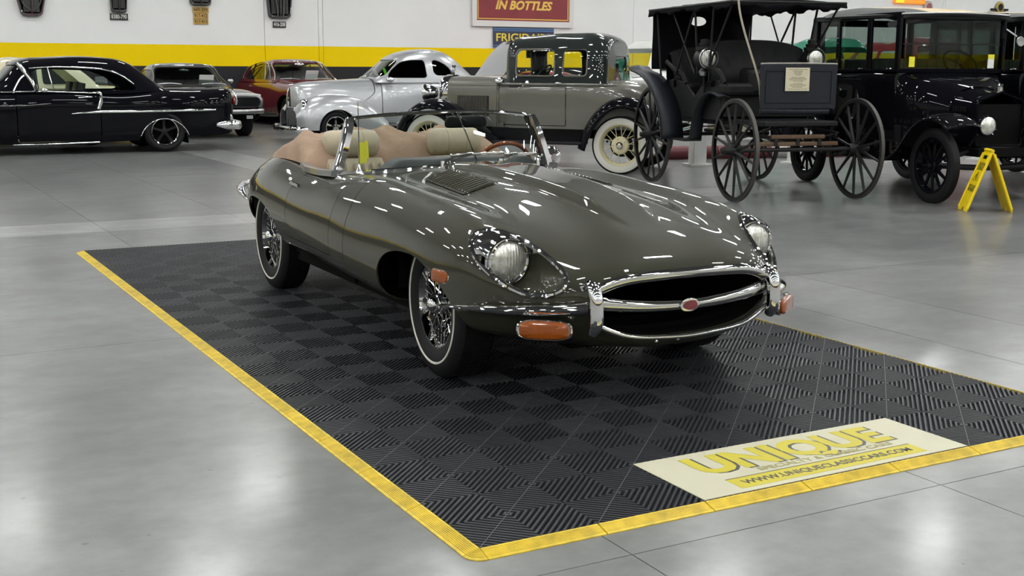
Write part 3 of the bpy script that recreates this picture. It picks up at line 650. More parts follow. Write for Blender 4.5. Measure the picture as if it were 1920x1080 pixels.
for a in (PI/6,5*PI/6,1.5*PI): MB().cyl(swp(a,.03), swp(a,.19), .009, .006, n=6).build('spoke', STEEL, sw)
MB().sphere(tuple(sc_), .04).build('boss', BLACKM, sw); MB().cyl(tuple(sc_), (.385,1.25,.60), .02, n=10).build('column', BLACKM, sw)
# folded hood under its tan cover
hc = []; nA = 71
for t in np.linspace(0,1,21):
    r = []
    for k in range(nA):
        x = -.655+1.31*k/(nA-1); ed = 1-abs(x/.655)**9; fold = .026*math.sin(10*x+5*t)+.020*math.sin(22*x-11*t)+.013*math.sin(37*x+17*t)
        y = 2.08+.46*t-.14*(abs(x)/.63)**3*(1-t)-.02*math.sin(9*x); z = .765+(.02+.148*ed**.5+fold*ed*.8)*math.sin(PI*(.10+.80*t))**.6
        if abs(x) > .45: z += .018*math.exp(-((abs(x)-.52)/.06)**2)*math.sin(PI*t)
        r.append((x,y,z+.02))
    hc.append(r)
hc = [[(x,y-.05,z-.16) for x,y,z in hc[0]],[(x,y-.03,z-.06) for x,y,z in hc[0]]]+hc
MB().loft(hc, closed=False).build('hood_cover', TAN, car, smooth=80)
# handles, mirror, notices
for s in (-1,1):
    r_ = empty('door_handle', parent=car)
    MB().sweep([(s*.775,1.66,.700),(s*.792,1.70,.712),(s*.792,1.76,.716),(s*.772,1.80,.712)], sec_ellipse(.009,.012,8)).build('grip', CHROME, r_)
    MB().sphere((s*.772,1.805,.722), .015, sc=(.8,1.2,1)).build('push_button', CHROME, r_)
dm = empty('door_mirror', parent=car); MB().lathe([(-.03,.02),(-.02,.05),(.0,.062),(.012,.062),(.014,.055)], 24, 'y', (.735,1.50,.825)).build('shell', CHROME, dm); MB().cyl((.745,1.50,.74), (.738,1.50,.79), .012, .008, n=8).build('stem', CHROME, dm)
MB().prism([(-.030,-.062),(.018,-.058),(.030,.050),(-.012,.054)], 'y', 0, .002).build('price_tag', PAPERY, car, (-.502,1.385,.895), (math.radians(-12),0,math.radians(12)))
MB().prism([(-.018,-.05),(.012,-.045),(.022,.045),(-.006,.05)], 'y', 0, .002).build('price_tag', PAPERY, car, (-.465,1.42,.905), (math.radians(-8),0,math.radians(35)))
for x in (-.105,.0): MB().sphere((x,-.828,.262), .008, 8, 5).build('valance_bolt', CHROME, car)
MB().lathe([(0,.0005),(0,.006),(.016,.006),(.018,.0005)], 8, 'z', (-.44,.93,.79)).build('washer_jet', CHROME, car)
# ---------------------------------------------------------------- wire wheels
def tyre_prof(R, r, w):
    return [(-w*.40,r),(-w*.47,r+.02),(-w*.52,(R+r)/2),(-w*.50,R-.035),(-w*.43,R-.010),(-w*.36,R),(w*.36,R),(w*.43,R-.010),(w*.50,R-.035),(w*.52,(R+r)/2),(w*.47,r+.02),(w*.40,r)]
def wire_wheel(parent, loc, s, R=.322, r=.196, steer=0., nsp=36):
    """wheel with its outer face towards -x when s=-1"""
    w = empty('wheel', loc, (0 if s < 0 else PI)+steer, parent=parent)
    MB().lathe(tyre_prof(R,r,.178), 56).build('tyre', RUBBER, w)
    MB().lathe([(-.0905,.253),(-.0950,.2555),(-.0950,.2625),(-.0905,.265)], 56).build('white_band', WHITEW, w)
    tr = MB()
    for k in range(90):
        a = 2*PI*k/90; 
        for x in (-.045,0,.045): tr.box((x,(R+.0005)*math.cos(a+x*4),(R+.0005)*math.sin(a+x*4)), (.036,.010,.003), rx=a+x*4-PI/2)
    tag(tr.build('tread_blocks', RUBBER, w, smooth=None), kind='stuff')
    MB().lathe([(-.068,.200),(-.074,.198),(-.074,.190),(-.055,.184),(-.035,.178)], 56).build('rim', CHROME, w)
    MB().lathe([(-.035,.178),(-.02,.168),(.04,.168),(.07,.185),(.075,.2)], 56).build('rim_barrel', BLACKM, w)
    sp = MB()
    for k in range(nsp):
        a = 2*PI*k/nsp; da = .36*(1 if k % 2 else -1)
        sp.cyl((-.062 if k % 4 < 2 else -.03,.052*math.cos(a+da),.052*math.sin(a+da)), (-.045,.180*math.cos(a),.180*math.sin(a)), .0024, n=5, caps=False)
        a2 = a+PI/nsp; sp.cyl((.045,.05*math.cos(a2-da),.05*math.sin(a2-da)), (-.005,.170*math.cos(a2),.170*math.sin(a2)), .0024, n=5, caps=False)
        sp.cyl((-.045,.176*math.cos(a),.176*math.sin(a)), (-.043,.186*math.cos(a),.186*math.sin(a)), .005, n=6)
    tag(sp.build('spokes', CHROME, w), kind='stuff')
    MB().lathe([(.06,.048),(-.060,.046),(-.068,.042),(-.072,.034)], 28).build('hub', CHROME, w)
    hub = MB().lathe([(-.070,.038),(-.086,.036),(-.100,.029),(-.108,.016),(-.110,.0005)], 28).build('spinner', CHROME, w)
    MB().lathe([(.02,.12),(.04,.12),(.042,.05)], 28).build('brake_disc', BLACKM, w); MB().lathe([(.075,.198),(.078,.05),(.078,.0005)], 28).build('back_plate', DARK, w)
    return w
for (y,s,st) in ((0,-1,-.04),(0,1,-.04),(2.438,-1,0),(2.438,1,0)): wire_wheel(car, (s*.632,y,.322), s, steer=st)
# ------------------------------------------------------------------ vehicle helpers
def rows(*st):
    """stations (y, [(x,z)...]) -> net"""
    return [[(x, y, z) for x, z in pts] for y, pts in st]
def endcap(net, dy, shrink=.5, zc=None, steps=2, front=False):
    """close one end of a net with shrunken stations"""
    base = net[0] if front else net[-1]; z0 = zc if zc is not None else sum(p[2] for p in base)/len(base); out = []
    for k in range(1, steps+1):
        f = 1-(1-shrink)*(k/steps)**1.5; out.append([(p[0]*f, p[1]+dy*k/steps, z0+(p[2]-z0)*f) for p in base])
    return out[::-1]+net if front else net+out
def arch_cut(arches, xmin=.4):
    def g(p):
        r = np.full(len(p), 9.)
        for (yc, zc, R) in arches: r = np.minimum(r, np.hypot(p[:,1]-yc, np.maximum(p[:,2]-zc, 0)*1.0)-R)
        return np.where(np.abs(p[:,0]) < xmin, 9., r)
    return g
def win_side(poly, r=.04):
    sd = poly_sd(rounded(poly, r)); return lambda p: np.where(np.abs(p[:,0]) > .35, sd(p[:,1], p[:,2]), 9.)
def win_end(poly, ya, yb, r=.06, nmin=None):
    sd = poly_sd(rounded(poly, r)); return lambda p: np.where((p[:,1] > ya) & (p[:,1] < yb), sd(p[:,0], p[:,2]), 9.)
def glaze(sf, g, root, glass, shift=-.012, name='window_glass'):
    """cut an opening and fit one pane per side"""
    pane = sf.inside(lambda p: g(p)+.004).shift(shift)
    if len(pane.P):
        xs_ = pane.P[:,0]
        if xs_.min() < -.3 and xs_.max() > .3 and np.abs(xs_).min() > .3:
            for s in (-1,1): pane.clip(lambda p: s*p[:,0]).build(name, glass, root, .004)
        else: pane.build(name, glass, root, .004)
    return sf.clip(g)
def tyre_only(w, R, r, wd, m=RUBBER, n=40): MB().lathe(tyre_prof(R,r,wd), n).build('tyre', m, w)
def five_spoke(parent, loc, s, R, r, wd, m=CHROME, mc=None, deep=.04):
    w = empty('wheel', loc, 0 if s < 0 else PI, parent=parent); tyre_only(w, R, r, wd)
    MB().lathe([(-wd*.42,r+.004),(-wd*.47,r),(-wd*.46,r-.010),(-wd*.34,r-.026),(-wd*.22,r-.032),(deep,r-.05),(wd*.35,r-.03),(wd*.42,r)], 40).build('rim', m, w)
    MB().lathe([(-wd*.2,.055),(-wd*.28,.05),(-wd*.3,.03),(-wd*.3,.0005)], 20).build('hub_cap', mc or m, w)
    for k in range(5):
        a = 2*PI*k/5+.3; sp = MB(); P = []
        for t in (0,.5,1): rr_ = .03+(r-.05)*t; P.append((-wd*.24+wd*.04*t, rr_*math.cos(a), rr_*math.sin(a)))
        sp.sweep(P, [(-.030,-.012),(.030,-.012),(.018,.012),(-.018,.012)], (-1,0,0), scale=[1.,.75,1.05]); sp.build('spoke', mc or m, w)
    MB().lathe([(wd*.2,r-.04),(wd*.22,.0005)], 24).build('back_plate', DARK, w)
    return w
def seat(parent, c, w=.5, h=.55, m=BLACKM, name='seat', back=.12):
    st = empty(name, parent=parent)
    def slab(y0, z0, y1, z1, t):
        out = []
        for i in range(7):
            k = i/6; e = .8+.2*math.sin(PI*(.15+.7*k)); ring = rounded([(-w/2*e,-t/2),(w/2*e,-t/2),(w/2*e,t/2),(-w/2*e,t/2)],.05,3); nn = Vector((0,-(z1-z0),(y1-y0))).normalized()
            out.append([(c[0]+a, c[1]+y0+(y1-y0)*k+nn.y*b, c[2]+z0+(z1-z0)*k+nn.z*b) for a,b in ring])
        return out
    MB().loft(slab(-.45,0,.05,-.03,.14), caps=True).build('cushion', m, st, smooth=60); MB().loft(slab(0,0,back,h,.13), caps=True).build('backrest', m, st, smooth=60)
    return st
def steer(parent, c, R=.2, tilt=55, m=BLACKM):
    sw = empty('steering_wheel', parent=parent); t = math.radians(tilt); P = lambda a, r: (c[0]+r*math.cos(a), c[1]+r*math.sin(a)*math.cos(t), c[2]+r*math.sin(a)*math.sin(t))
    MB().tube([P(2*PI*k/28,R) for k in range(28)], .013, 6, True, up=(0,1,.3)).build('rim', m, sw)
    for a in (.5,2.6,4.71): MB().cyl(P(a,.02), P(a,R), .008, n=6).build('spoke', m, sw)
    MB().cyl(c, (c[0],c[1]-.35,c[2]-.2), .018, n=8).build('column', m, sw)
def bar(parent, name, pts, a, b, m=CHROME, up=(0,0,1), n=30, scale=None):
    return MB().sweep(curve(pts, n).tolist(), sec_ellipse(a,b), up, scale=scale).build(name, m, parent)
def wells(root, arches, xo, xi=.45, top=.14):
    for (yc,zc,R) in arches:
        for s in (-1,1): MB().lathe([(s*xi,.0005),(s*xi,R-.01),(s*xo,R-.01)], 16, 'x', (0,yc,zc), a0=0, a1=PI).build('wheel_well', DARK, root)
def paper(root, c, w, h, rz=0, rx=0, m=PAPERW, name='price_card'):
    return MB().box((0,0,0), (w,.003,h)).build(name, m, root, c, (rx,0,rz), smooth=None)
# ------------------------------------------------------------------ black two-door hardtop
hd = empty('hardtop_car', (.146,17.95,0), -PI/2, 'gloss black two-door hardtop with chrome side spear seen from its side', 'car')
low = [[(0,.80),(.4,.80),(.75,.78),(.86,.70),(.88,.55),(.86,.40),(.80,.28)],[(0,.97),(.4,.96),(.78,.93),(.90,.84),(.93,.62),(.91,.36),(.85,.20)],[(0,1.0),(.4,.99),(.80,.955),(.91,.87),(.945,.62),(.92,.34),(.87,.17)],[(0,.99),(.4,.98),(.80,.965),(.92,.88),(.948,.62),(.925,.34),(.88,.16)],[(0,.96),(.4,.955),(.80,.945),(.92,.87),(.948,.62),(.925,.34),(.88,.17)],[(0,.95),(.4,.945),(.80,.925),(.92,.855),(.948,.62),(.925,.35),(.88,.18)],[(0,1.0),(.4,1.0),(.79,.975),(.91,.885),(.94,.63),(.918,.37),(.87,.21)],[(0,.97),(.4,.975),(.78,.975),(.89,.885),(.925,.64),(.905,.41),(.85,.25)],[(0,.88),(.4,.90),(.77,.968),(.855,.87),(.875,.63),(.855,.44),(.80,.30)]]
net = rows(*zip((-.80,-.3,.5,1.0,1.9,2.2,2.9,3.7,4.05), low)); net = endcap(endcap(net, .06, .7), -.06, .7, front=True)
ARC = [(0,.31,.40),(2.92,.125,.40)]
sf = net_surface(net, 130, 71).clip(arch_cut(ARC))
gdr = lambda p: np.where(np.abs(p[:,0]) > .6, np.maximum(np.abs(p[:,1]-1.32)-.615, .2-p[:,2]), 9.)
sf.clip(lambda p: gdr(p)-.006).build('body_shell', BLACKP, hd)
dd = sf.clip(lambda p: -gdr(p)-.006)
for s in (-1,1): dd.clip(lambda p: s*p[:,0]-.5).build('door', BLACKP, hd)
wells(hd, ARC, .86)
gh = rows((.30,[(0,.99),(.4,.985),(.6,.98),(.7,.975),(.78,.97),(.83,.96)]),(.55,[(0,1.20),(.35,1.19),(.55,1.16),(.68,1.10),(.79,1.03),(.855,.955)]),(.78,[(0,1.425),(.35,1.415),(.55,1.385),(.66,1.32),(.78,1.13),(.865,.955)]),(1.15,[(0,1.495),(.35,1.485),(.56,1.45),(.67,1.36),(.78,1.15),(.87,.95)]),(1.6,[(0,1.517),(.35,1.507),(.57,1.47),(.68,1.36),(.785,1.15),(.87,.94)]),(2.1,[(0,1.505),(.35,1.495),(.56,1.455),(.67,1.345),(.78,1.14),(.87,.93)]),(2.45,[(0,1.44),(.35,1.43),(.55,1.39),(.66,1.29),(.77,1.11),(.86,.94)]),(2.75,[(0,1.25),(.35,1.24),(.54,1.20),(.65,1.13),(.75,1.05),(.83,.96)]),(3.05,[(0,1.01),(.35,1.01),(.53,1.0),(.63,.995),(.72,.985),(.8,.975)]))
g = net_surface(gh, 90, 61)
g = glaze(g, win_side([(1.0,.985),(.97,1.29),(1.12,1.325),(2.06,1.295),(2.32,1.19),(2.53,1.02),(2.48,.985)], .05), hd, GLASS)
g = glaze(g, win_end([(-.70,1.0),(.70,1.0),(.60,1.375),(-.60,1.375)], .2, .80), hd, TINT, name='windscreen_glass')
g = glaze(g, win_end([(-.60,1.03),(.60,1.03),(.50,1.36),(-.50,1.36)], 2.35, 3.2), hd, TINT, name='rear_glass')
g.build('roof', BLACKP, hd, .02)
for s in (-1,1):
    bar(hd, 'screen_pillar_trim', [(s*.655,.80,1.40),(s*.745,.90,1.24),(s*.825,.985,1.08),(s*.89,1.01,.97)], .03,.042)
    bar(hd, 'drip_rail_trim', [(s*.70,.95,1.325),(s*.70,1.3,1.345),(s*.70,1.8,1.33),(s*.71,2.15,1.285),(s*.75,2.40,1.16),(s*.79,2.56,1.0)], .009,.013)
    bar(hd, 'vent_frame', [(s*.83,1.28,.98),(s*.76,1.24,1.18),(s*.71,1.22,1.33)], .009,.010)
    bar(hd, 'belt_trim', [(s*.89,.5,.965),(s*.885,1.0,.975),(s*.885,1.6,.955),(s*.90,1.88,.945)], .008,.011)
    bar(hd, 'belt_dip_trim', [(s*.885,1.90,.955),(s*.925,1.95,.93),(s*.952,1.95,.83),(s*.958,1.90,.70)], .016,.028)
    bar(hd, 'side_spear', [(s*.952,1.50,.628),(s*.962,1.7,.645),(s*.962,2.3,.652),(s*.955,3.0,.658),(s*.935,3.6,.662),(s*.905,3.88,.665)], .014,.020, scale=[min(1.,.2+i/4) for i in range(30)])
    bar(hd, 'front_spear', [(s*.95,-.2,.755),(s*.955,.3,.765),(s*.957,.75,.765),(s*.955,1.15,.785)], .008,.010, scale=[1-.6*max(0,(i-22)/7) for i in range(30)])
    bar(hd, 'tail_trim', [(s*.80,4.08,.985),(s*.85,4.10,.93),(s*.87,4.12,.82),(s*.84,4.12,.74)], .02,.016)
    MB().sphere((s*.83,4.10,.80), .05, sc=(.8,.8,1.4)).build('tail_lamp', mat('red_lens', (.25,.01,.01), .2, coat=1.), hd)
    bar(hd, 'bumper_guard', [(s*.88,3.94,.66),(s*.895,4.0,.55),(s*.88,4.03,.44)], .03,.035)
    bar(hd, 'rear_bumper', [(s*.93,3.76,.42),(s*.94,3.9,.415),(s*.90,4.10,.41),(s*.70,4.20,.40),(s*.0,4.24,.40)], .05,.075, scale=[min(1,.35+i/6) for i in range(30)])
    bar(hd, 'wheel_arch_trim', [(s*.937,2.92+.405*math.cos(a),.125+.405*math.sin(a)) for a in np.linspace(.35,PI-.35,12)], .006,.008)
    bar(hd, 'sill_trim', [(s*.905,.62,.17),(s*.905,1.3,.17),(s*.905,1.9,.18)], .006,.012)
    bar(hd, 'door_handle', [(s*.935,1.62,.875),(s*.965,1.66,.88),(s*.965,1.78,.885),(s*.935,1.82,.88)], .009,.012)
    MB().sphere((s*.96,1.12,.99), .05, sc=(.5,.9,.7)).build('door_mirror', CHROME, hd)
    five_spoke(hd, (s*.80,2.92,.325), s, .325, .215, .26, CHROME, BLACKM); five_spoke(hd, (s*.80,0,.325), s, .325, .2, .2, CHROME, BLACKM)
for x in (-.35,.35): seat(hd, (x,1.62,.55), .5, .55)
MB().box((0,2.35,.70), (1.4,.5,.3)).build('rear_bench', BLACKM, hd, bevel=.06, smooth=None); MB().box((0,.75,.88), (1.5,.25,.16)).build('dashboard', BLACKM, hd, bevel=.05, smooth=None); steer(hd, (-.35,1.05,.98))
paper(hd, (.60,.83,1.06), .10, .13, .9, m=PAPERY); paper(hd, (.62,.45,1.06), .12, .14, .8); paper(hd, (-.78,2.28,1.12), .2, .13, PI/2)
# ------------------------------------------------------------------ charcoal coupe with a full-width dark grille
CHAR = mat('charcoal_paint', (.030,.029,.027), .3, coat=1., coat_rough=.03); SILVERS = mat('silver_stripe', (.55,.55,.53), .3, coat=.5)
ch = empty('muscle_car', (4.81,21.12,0), 0, 'charcoal muscle car with dark full-width grille parked nose out behind the black hardtop', 'car')
net = rows((-.84,[(0,.80),(.4,.80),(.76,.795),(.86,.76),(.89,.68),(.87,.56),(.82,.46)]),(-.6,[(0,.87),(.4,.865),(.80,.85),(.90,.80),(.93,.68),(.91,.5),(.86,.36)]),(.3,[(0,.94),(.4,.925),(.80,.895),(.91,.83),(.945,.66),(.92,.42),(.86,.25)]),(1.1,[(0,.97),(.4,.965),(.78,.945),(.90,.87),(.945,.66),(.92,.42),(.86,.22)]),(2.4,[(0,.97),(.4,.965),(.78,.945),(.90,.87),(.94,.66),(.92,.42),(.86,.22)]),(3.4,[(0,1.0),(.4,.995),(.76,.97),(.88,.88),(.92,.66),(.9,.44),(.84,.28)]),(3.95,[(0,.9),(.4,.9),(.74,.88),(.84,.8),(.87,.65),(.85,.5),(.8,.38)]))
ARC = [(0,.32,.40),(2.8,.32,.38)]
sf = net_surface(endcap(endcap(net,.06,.7),-.03,.93,front=True), 110, 61).clip(arch_cut(ARC)); sf.build('body_shell', CHAR, ch); wells(ch, ARC, .86)
gh = rows((.95,[(0,.98),(.4,.975),(.6,.965),(.72,.955),(.80,.945),(.84,.935)]),(1.35,[(0,1.19),(.35,1.18),(.55,1.15),(.66,1.10),(.76,1.02),(.84,.935)]),(1.68,[(0,1.39),(.35,1.38),(.53,1.355),(.62,1.29),(.74,1.10),(.85,.935)]),(2.1,[(0,1.43),(.35,1.42),(.53,1.395),(.63,1.31),(.75,1.10),(.85,.935)]),(2.6,[(0,1.40),(.35,1.39),(.52,1.36),(.62,1.28),(.74,1.09),(.84,.94)]),(3.1,[(0,1.18),(.35,1.17),(.5,1.15),(.6,1.1),(.7,1.02),(.79,.95)]),(3.45,[(0,1.0),(.35,1.0),(.5,.995),(.58,.99),(.66,.98),(.74,.97)]))
g = net_surface(gh, 80, 51); g = glaze(g, win_end([(-.74,.985),(.74,.985),(.58,1.345),(-.58,1.345)], .9, 1.72), ch, TINT, name='windscreen_glass')
g = glaze(g, win_side([(1.45,.97),(1.75,1.29),(2.5,1.29),(2.8,.98)]), ch, TINT); g.build('roof', CHAR, ch, .02)
bar(ch, 'screen_trim', [(-.80,1.02,.97),(-.66,1.45,1.22),(-.60,1.68,1.365),(-.3,1.67,1.385),(.3,1.67,1.385),(.60,1.68,1.365),(.66,1.45,1.22),(.80,1.02,.97)], .012,.014, n=50)
gr = [(-.84,.60),(.84,.60),(.86,.70),(.82,.775),(-.82,.775),(-.86,.70)]
MB().loft([[(x*sc,y,.69+(z-.69)*sc2) for x,z in rounded(gr,.05,4)] for y,sc,sc2 in ((-.80,1.04,1.25),(-.885,1.03,1.2),(-.90,.99,1.02),(-.885,.975,.93),(-.86,.97,.9))]).build('grille_frame', STEEL, ch)
MB().prism([(x*.98,z) for x,z in gr], 'y', -.86, -.82).build('grille_panel', BLACKM, ch, smooth=None)
for k in range(4): MB().box((0,-.868,.63+.04*k), (1.6,.01,.012)).build('grille_bar', BLACKP, ch, smooth=None)
bar(ch, 'nose_band', [(-.86,-.80,.80),(-.75,-.87,.815),(0,-.885,.825),(.75,-.87,.815),(.86,-.80,.80)], .02,.032, SILVERS)
bar(ch, 'front_bumper', [(-.93,-.62,.51),(-.88,-.86,.51),(-.5,-.93,.51),(.5,-.93,.51),(.88,-.86,.51),(.93,-.62,.51)], .03,.048, STEEL)
MB().box((.62,-.88,.40), (.13,.02,.07)).build('parking_lamp', SILVERS, ch, bevel=.01, smooth=None); MB().box((-.62,-.88,.40), (.13,.02,.07)).build('parking_lamp', SILVERS, ch, bevel=.01, smooth=None)
for s in (-1,1):
    five_spoke(ch, (s*.74,0,.335), s, .335, .19, .24); five_spoke(ch, (s*.74,2.8,.335), s, .335, .19, .24)
    MB().sphere((s*.88,1.28,1.06), .07, sc=(.9,.6,.7)).build('door_mirror', CHROME, ch)
    bar(ch, 'wiper', [(s*.45-.25,.99,1.0),(s*.45,1.01,1.02),(s*.45+.25,1.0,1.0)], .008,.012, STEEL)
for x in (-.38,.38): seat(ch, (x,2.1,.55), .5, .62)
MB().box((0,1.25,.92), (1.5,.3,.14)).build('dashboard', BLACKM, ch, bevel=.05, smooth=None); steer(ch, (.36,1.55,1.0)); paper(ch, (.36,1.22,1.09), .30, .22, 0, .45)
MB().sphere((0,1.6,1.28), .09, sc=(1.2,.3,.4)).build('rear_mirror', CHROME, ch)
# ------------------------------------------------------------------ maroon fastback
MAR = mat('maroon_paint', (.13,.006,.012), .25, coat=1., coat_rough=.01)
ma = empty('fastback_car', (8.28,24.1,0), math.radians(4.5), 'maroon red fastback coupe parked by the wall between charcoal and silver cars', 'car')
net = rows((-.85,[(0,.86),(.4,.86),(.76,.85),(.86,.80),(.90,.68),(.88,.5),(.82,.40)]),(-.5,[(0,.93),(.4,.925),(.80,.92),(.90,.85),(.93,.68),(.91,.46),(.86,.32)]),(.3,[(0,1.0),(.4,.99),(.80,.97),(.90,.88),(.94,.68),(.92,.44),(.87,.26)]),(.9,[(0,1.05),(.4,1.04),(.78,1.02),(.89,.93),(.94,.70),(.92,.44),(.87,.24)]),(2.2,[(0,1.04),(.4,1.03),(.78,1.01),(.90,.93),(.945,.70),(.92,.45),(.87,.25)]),(3.2,[(0,1.06),(.4,1.05),(.78,1.03),(.89,.95),(.93,.72),(.91,.48),(.86,.3)]),(4.2,[(0,.95),(.4,.95),(.72,.94),(.83,.88),(.86,.72),(.84,.55),(.8,.42)]))
ARC = [(0,.33,.40),(2.95,.33,.39)]
sf = net_surface(endcap(endcap(net,.06,.7),-.06,.7,front=True), 110, 61).clip(arch_cut(ARC))
gdr = lambda p: np.where(np.abs(p[:,0]) > .6, np.maximum(np.abs(p[:,1]-1.45)-.68, .3-p[:,2]), 9.)
sf.clip(lambda p: gdr(p)-.006).build('body_shell', MAR, ma); dd = sf.clip(lambda p: -gdr(p)-.006)
for s in (-1,1): dd.clip(lambda p: s*p[:,0]-.5).build('door', MAR, ma)
wells(ma, ARC, .86)
gh = rows((.72,[(0,1.05),(.4,1.045),(.6,1.035),(.72,1.025),(.80,1.015),(.84,1.0)]),(1.05,[(0,1.28),(.35,1.27),(.55,1.245),(.66,1.19),(.76,1.1),(.84,1.0)]),(1.36,[(0,1.495),(.35,1.485),(.53,1.46),(.62,1.40),(.74,1.2),(.85,1.0)]),(1.9,[(0,1.53),(.35,1.52),(.54,1.495),(.63,1.42),(.75,1.2),(.855,1.0)]),(2.5,[(0,1.48),(.35,1.47),(.53,1.44),(.62,1.36),(.74,1.18),(.85,1.0)]),(3.2,[(0,1.30),(.35,1.29),(.5,1.26),(.6,1.2),(.71,1.1),(.82,1.01)]),(4.0,[(0,1.0),(.35,1.0),(.48,.99),(.57,.98),(.66,.97),(.75,.96)]))
g = net_surface(gh, 80, 51); g = glaze(g, win_end([(-.74,1.06),(.74,1.06),(.575,1.455),(-.575,1.455)], .6, 1.40), ma, GLASS, name='windscreen_glass')
g = glaze(g, win_side([(.98,1.06),(1.42,1.42),(2.0,1.435),(2.4,1.37),(2.66,1.25),(2.74,1.10),(2.6,1.06)], .08), ma, GLASS)
g = glaze(g, win_end([(-.5,1.08),(.5,1.08),(.44,1.42),(-.44,1.42)], 2.6, 4.1), ma, TINT, name='rear_glass'); g.build('roof', MAR, ma, .02)
bar(ma, 'screen_trim', [(-.80,.80,1.04),(-.68,1.1,1.26),(-.61,1.36,1.46),(-.3,1.35,1.49),(.3,1.35,1.49),(.61,1.36,1.46),(.68,1.1,1.26),(.80,.80,1.04)], .014,.016, n=50)
for s in (-1,1):
    bar(ma, 'window_trim', [(s*.82,.98,1.06),(s*.70,1.42,1.43),(s*.68,2.0,1.45),(s*.70,2.42,1.385),(s*.76,2.69,1.26),(s*.81,2.76,1.08)], .010,.012, n=40)
    bar(ma, 'door_pillar', [(s*.81,1.35,1.06),(s*.70,1.55,1.43)], .012,.02, STEEL); bar(ma, 'quarter_pillar', [(s*.82,2.25,1.06),(s*.70,2.15,1.43)], .012,.02, BLACKM)
    five_spoke(ma, (s*.76,0,.335), s, .335, .19, .22); five_spoke(ma, (s*.74,2.95,.335), s, .335, .19, .24)
    bar(ma, 'sill_strip', [(s*.89,.45,.27),(s*.90,1.5,.25),(s*.89,2.5,.27)], .012,.05, STEEL); bar(ma, 'door_handle', [(s*.93,1.92,.90),(s*.955,1.95,.905),(s*.93,2.08,.90)], .008,.011)
    bar(ma, 'wiper', [(s*.4-.25,.80,1.08),(s*.4,.82,1.09),(s*.4+.25,.81,1.075)], .007,.010, STEEL)
bar(ma, 'front_bumper', [(-.92,-.7,.50),(-.85,-.93,.50),(0,-1.0,.50),(.85,-.93,.50),(.92,-.7,.50)], .03,.05)
seat(ma, (-.38,1.9,.62), .5, .62, BLACKM); seat(ma, (.38,1.9,.62), .5, .62, BLACKM); MB().box((0,.95,.98), (1.5,.26,.14)).build('dashboard', BLACKM, ma, bevel=.05, smooth=None); steer(ma, (.36,1.25,1.08))
paper(ma, (.22,.98,1.16), .32, .26, 0, .5); MB().sphere((.02,1.25,1.42), .1, sc=(1.3,.3,.4)).build('rear_mirror', CHROME, ma)
# ------------------------------------------------------------------ silver coupe of the forties
SIL = mat('silver_paint', (.42,.43,.44), .32, .55, coat=1., coat_rough=.02, noise=(700,.25,1))
_s40 = math.radians(-96)
s4 = empty('silver_coupe', (6.449,18.83,0), _s40, 'silver rounded coupe with bulbous front wings and chrome bumper', 'car')
net = rows((-.66,[(0,.98),(.03,.97),(.055,.88),(.07,.74),(.075,.58),(.07,.45),(.05,.33)]),(-.56,[(0,1.045),(.11,1.02),(.20,.94),(.26,.80),(.28,.62),(.26,.45),(.22,.33)]),(-.2,[(0,1.10),(.20,1.075),(.35,.99),(.42,.84),(.45,.64),(.44,.45),(.40,.33)]),(.5,[(0,1.14),(.28,1.12),(.47,1.04),(.57,.90),(.61,.66),(.60,.45),(.56,.33)]),(.95,[(0,1.16),(.34,1.15),(.58,1.10),(.70,.98),(.75,.7),(.75,.45),(.71,.3)]),(1.6,[(0,1.16),(.4,1.16),(.66,1.13),(.77,1.0),(.80,.7),(.80,.45),(.76,.26)]),(2.4,[(0,1.16),(.4,1.15),(.63,1.11),(.75,.99),(.79,.7),(.78,.45),(.74,.28)]),(3.2,[(0,1.04),(.35,1.02),(.55,.96),(.66,.85),(.70,.65),(.69,.45),(.65,.30)]),(3.75,[(0,.76),(.25,.75),(.4,.72),(.5,.66),(.53,.56),(.52,.45),(.48,.34)]))
sf = net_surface(endcap(net,.05,.7), 130, 71)
gdr = lambda p: np.where(np.abs(p[:,0]) > .5, np.maximum(np.abs(p[:,1]-1.37)-.47, .34-p[:,2]), 9.)
ghd = lambda p: p[:,1]-(.78-.45*np.clip((.95-p[:,2])/.3,0,1)**2)
dd = sf.clip(lambda p: -gdr(p)-.006); ss = sf.clip(lambda p: gdr(p)-.006)
ss.clip(lambda p: -ghd(p)-.006).build('bonnet', SIL, s4); ss.clip(lambda p: ghd(p)-.006).build('body_shell', SIL, s4)
for s in (-1,1): dd.clip(lambda p: s*p[:,0]-.4).build('door', SIL, s4)
gh = rows((.78,[(0,1.16),(.3,1.155),(.45,1.145),(.54,1.13),(.62,1.11),(.66,1.09)]),(1.0,[(0,1.36),(.3,1.35),(.44,1.325),(.53,1.27),(.62,1.18),(.69,1.08)]),(1.27,[(0,1.57),(.28,1.56),(.43,1.525),(.53,1.45),(.64,1.28),(.73,1.08)]),(1.6,[(0,1.675),(.28,1.66),(.44,1.62),(.55,1.52),(.66,1.31),(.75,1.08)]),(1.95,[(0,1.70),(.28,1.685),(.44,1.64),(.56,1.53),(.67,1.31),(.755,1.08)]),(2.3,[(0,1.63),(.28,1.61),(.43,1.56),(.54,1.45),(.65,1.26),(.74,1.06)]),(2.65,[(0,1.36),(.26,1.35),(.40,1.31),(.50,1.24),(.6,1.14),(.7,1.03)]),(2.95,[(0,1.09),(.25,1.085),(.38,1.07),(.48,1.05),(.57,1.02),(.66,.98)]))
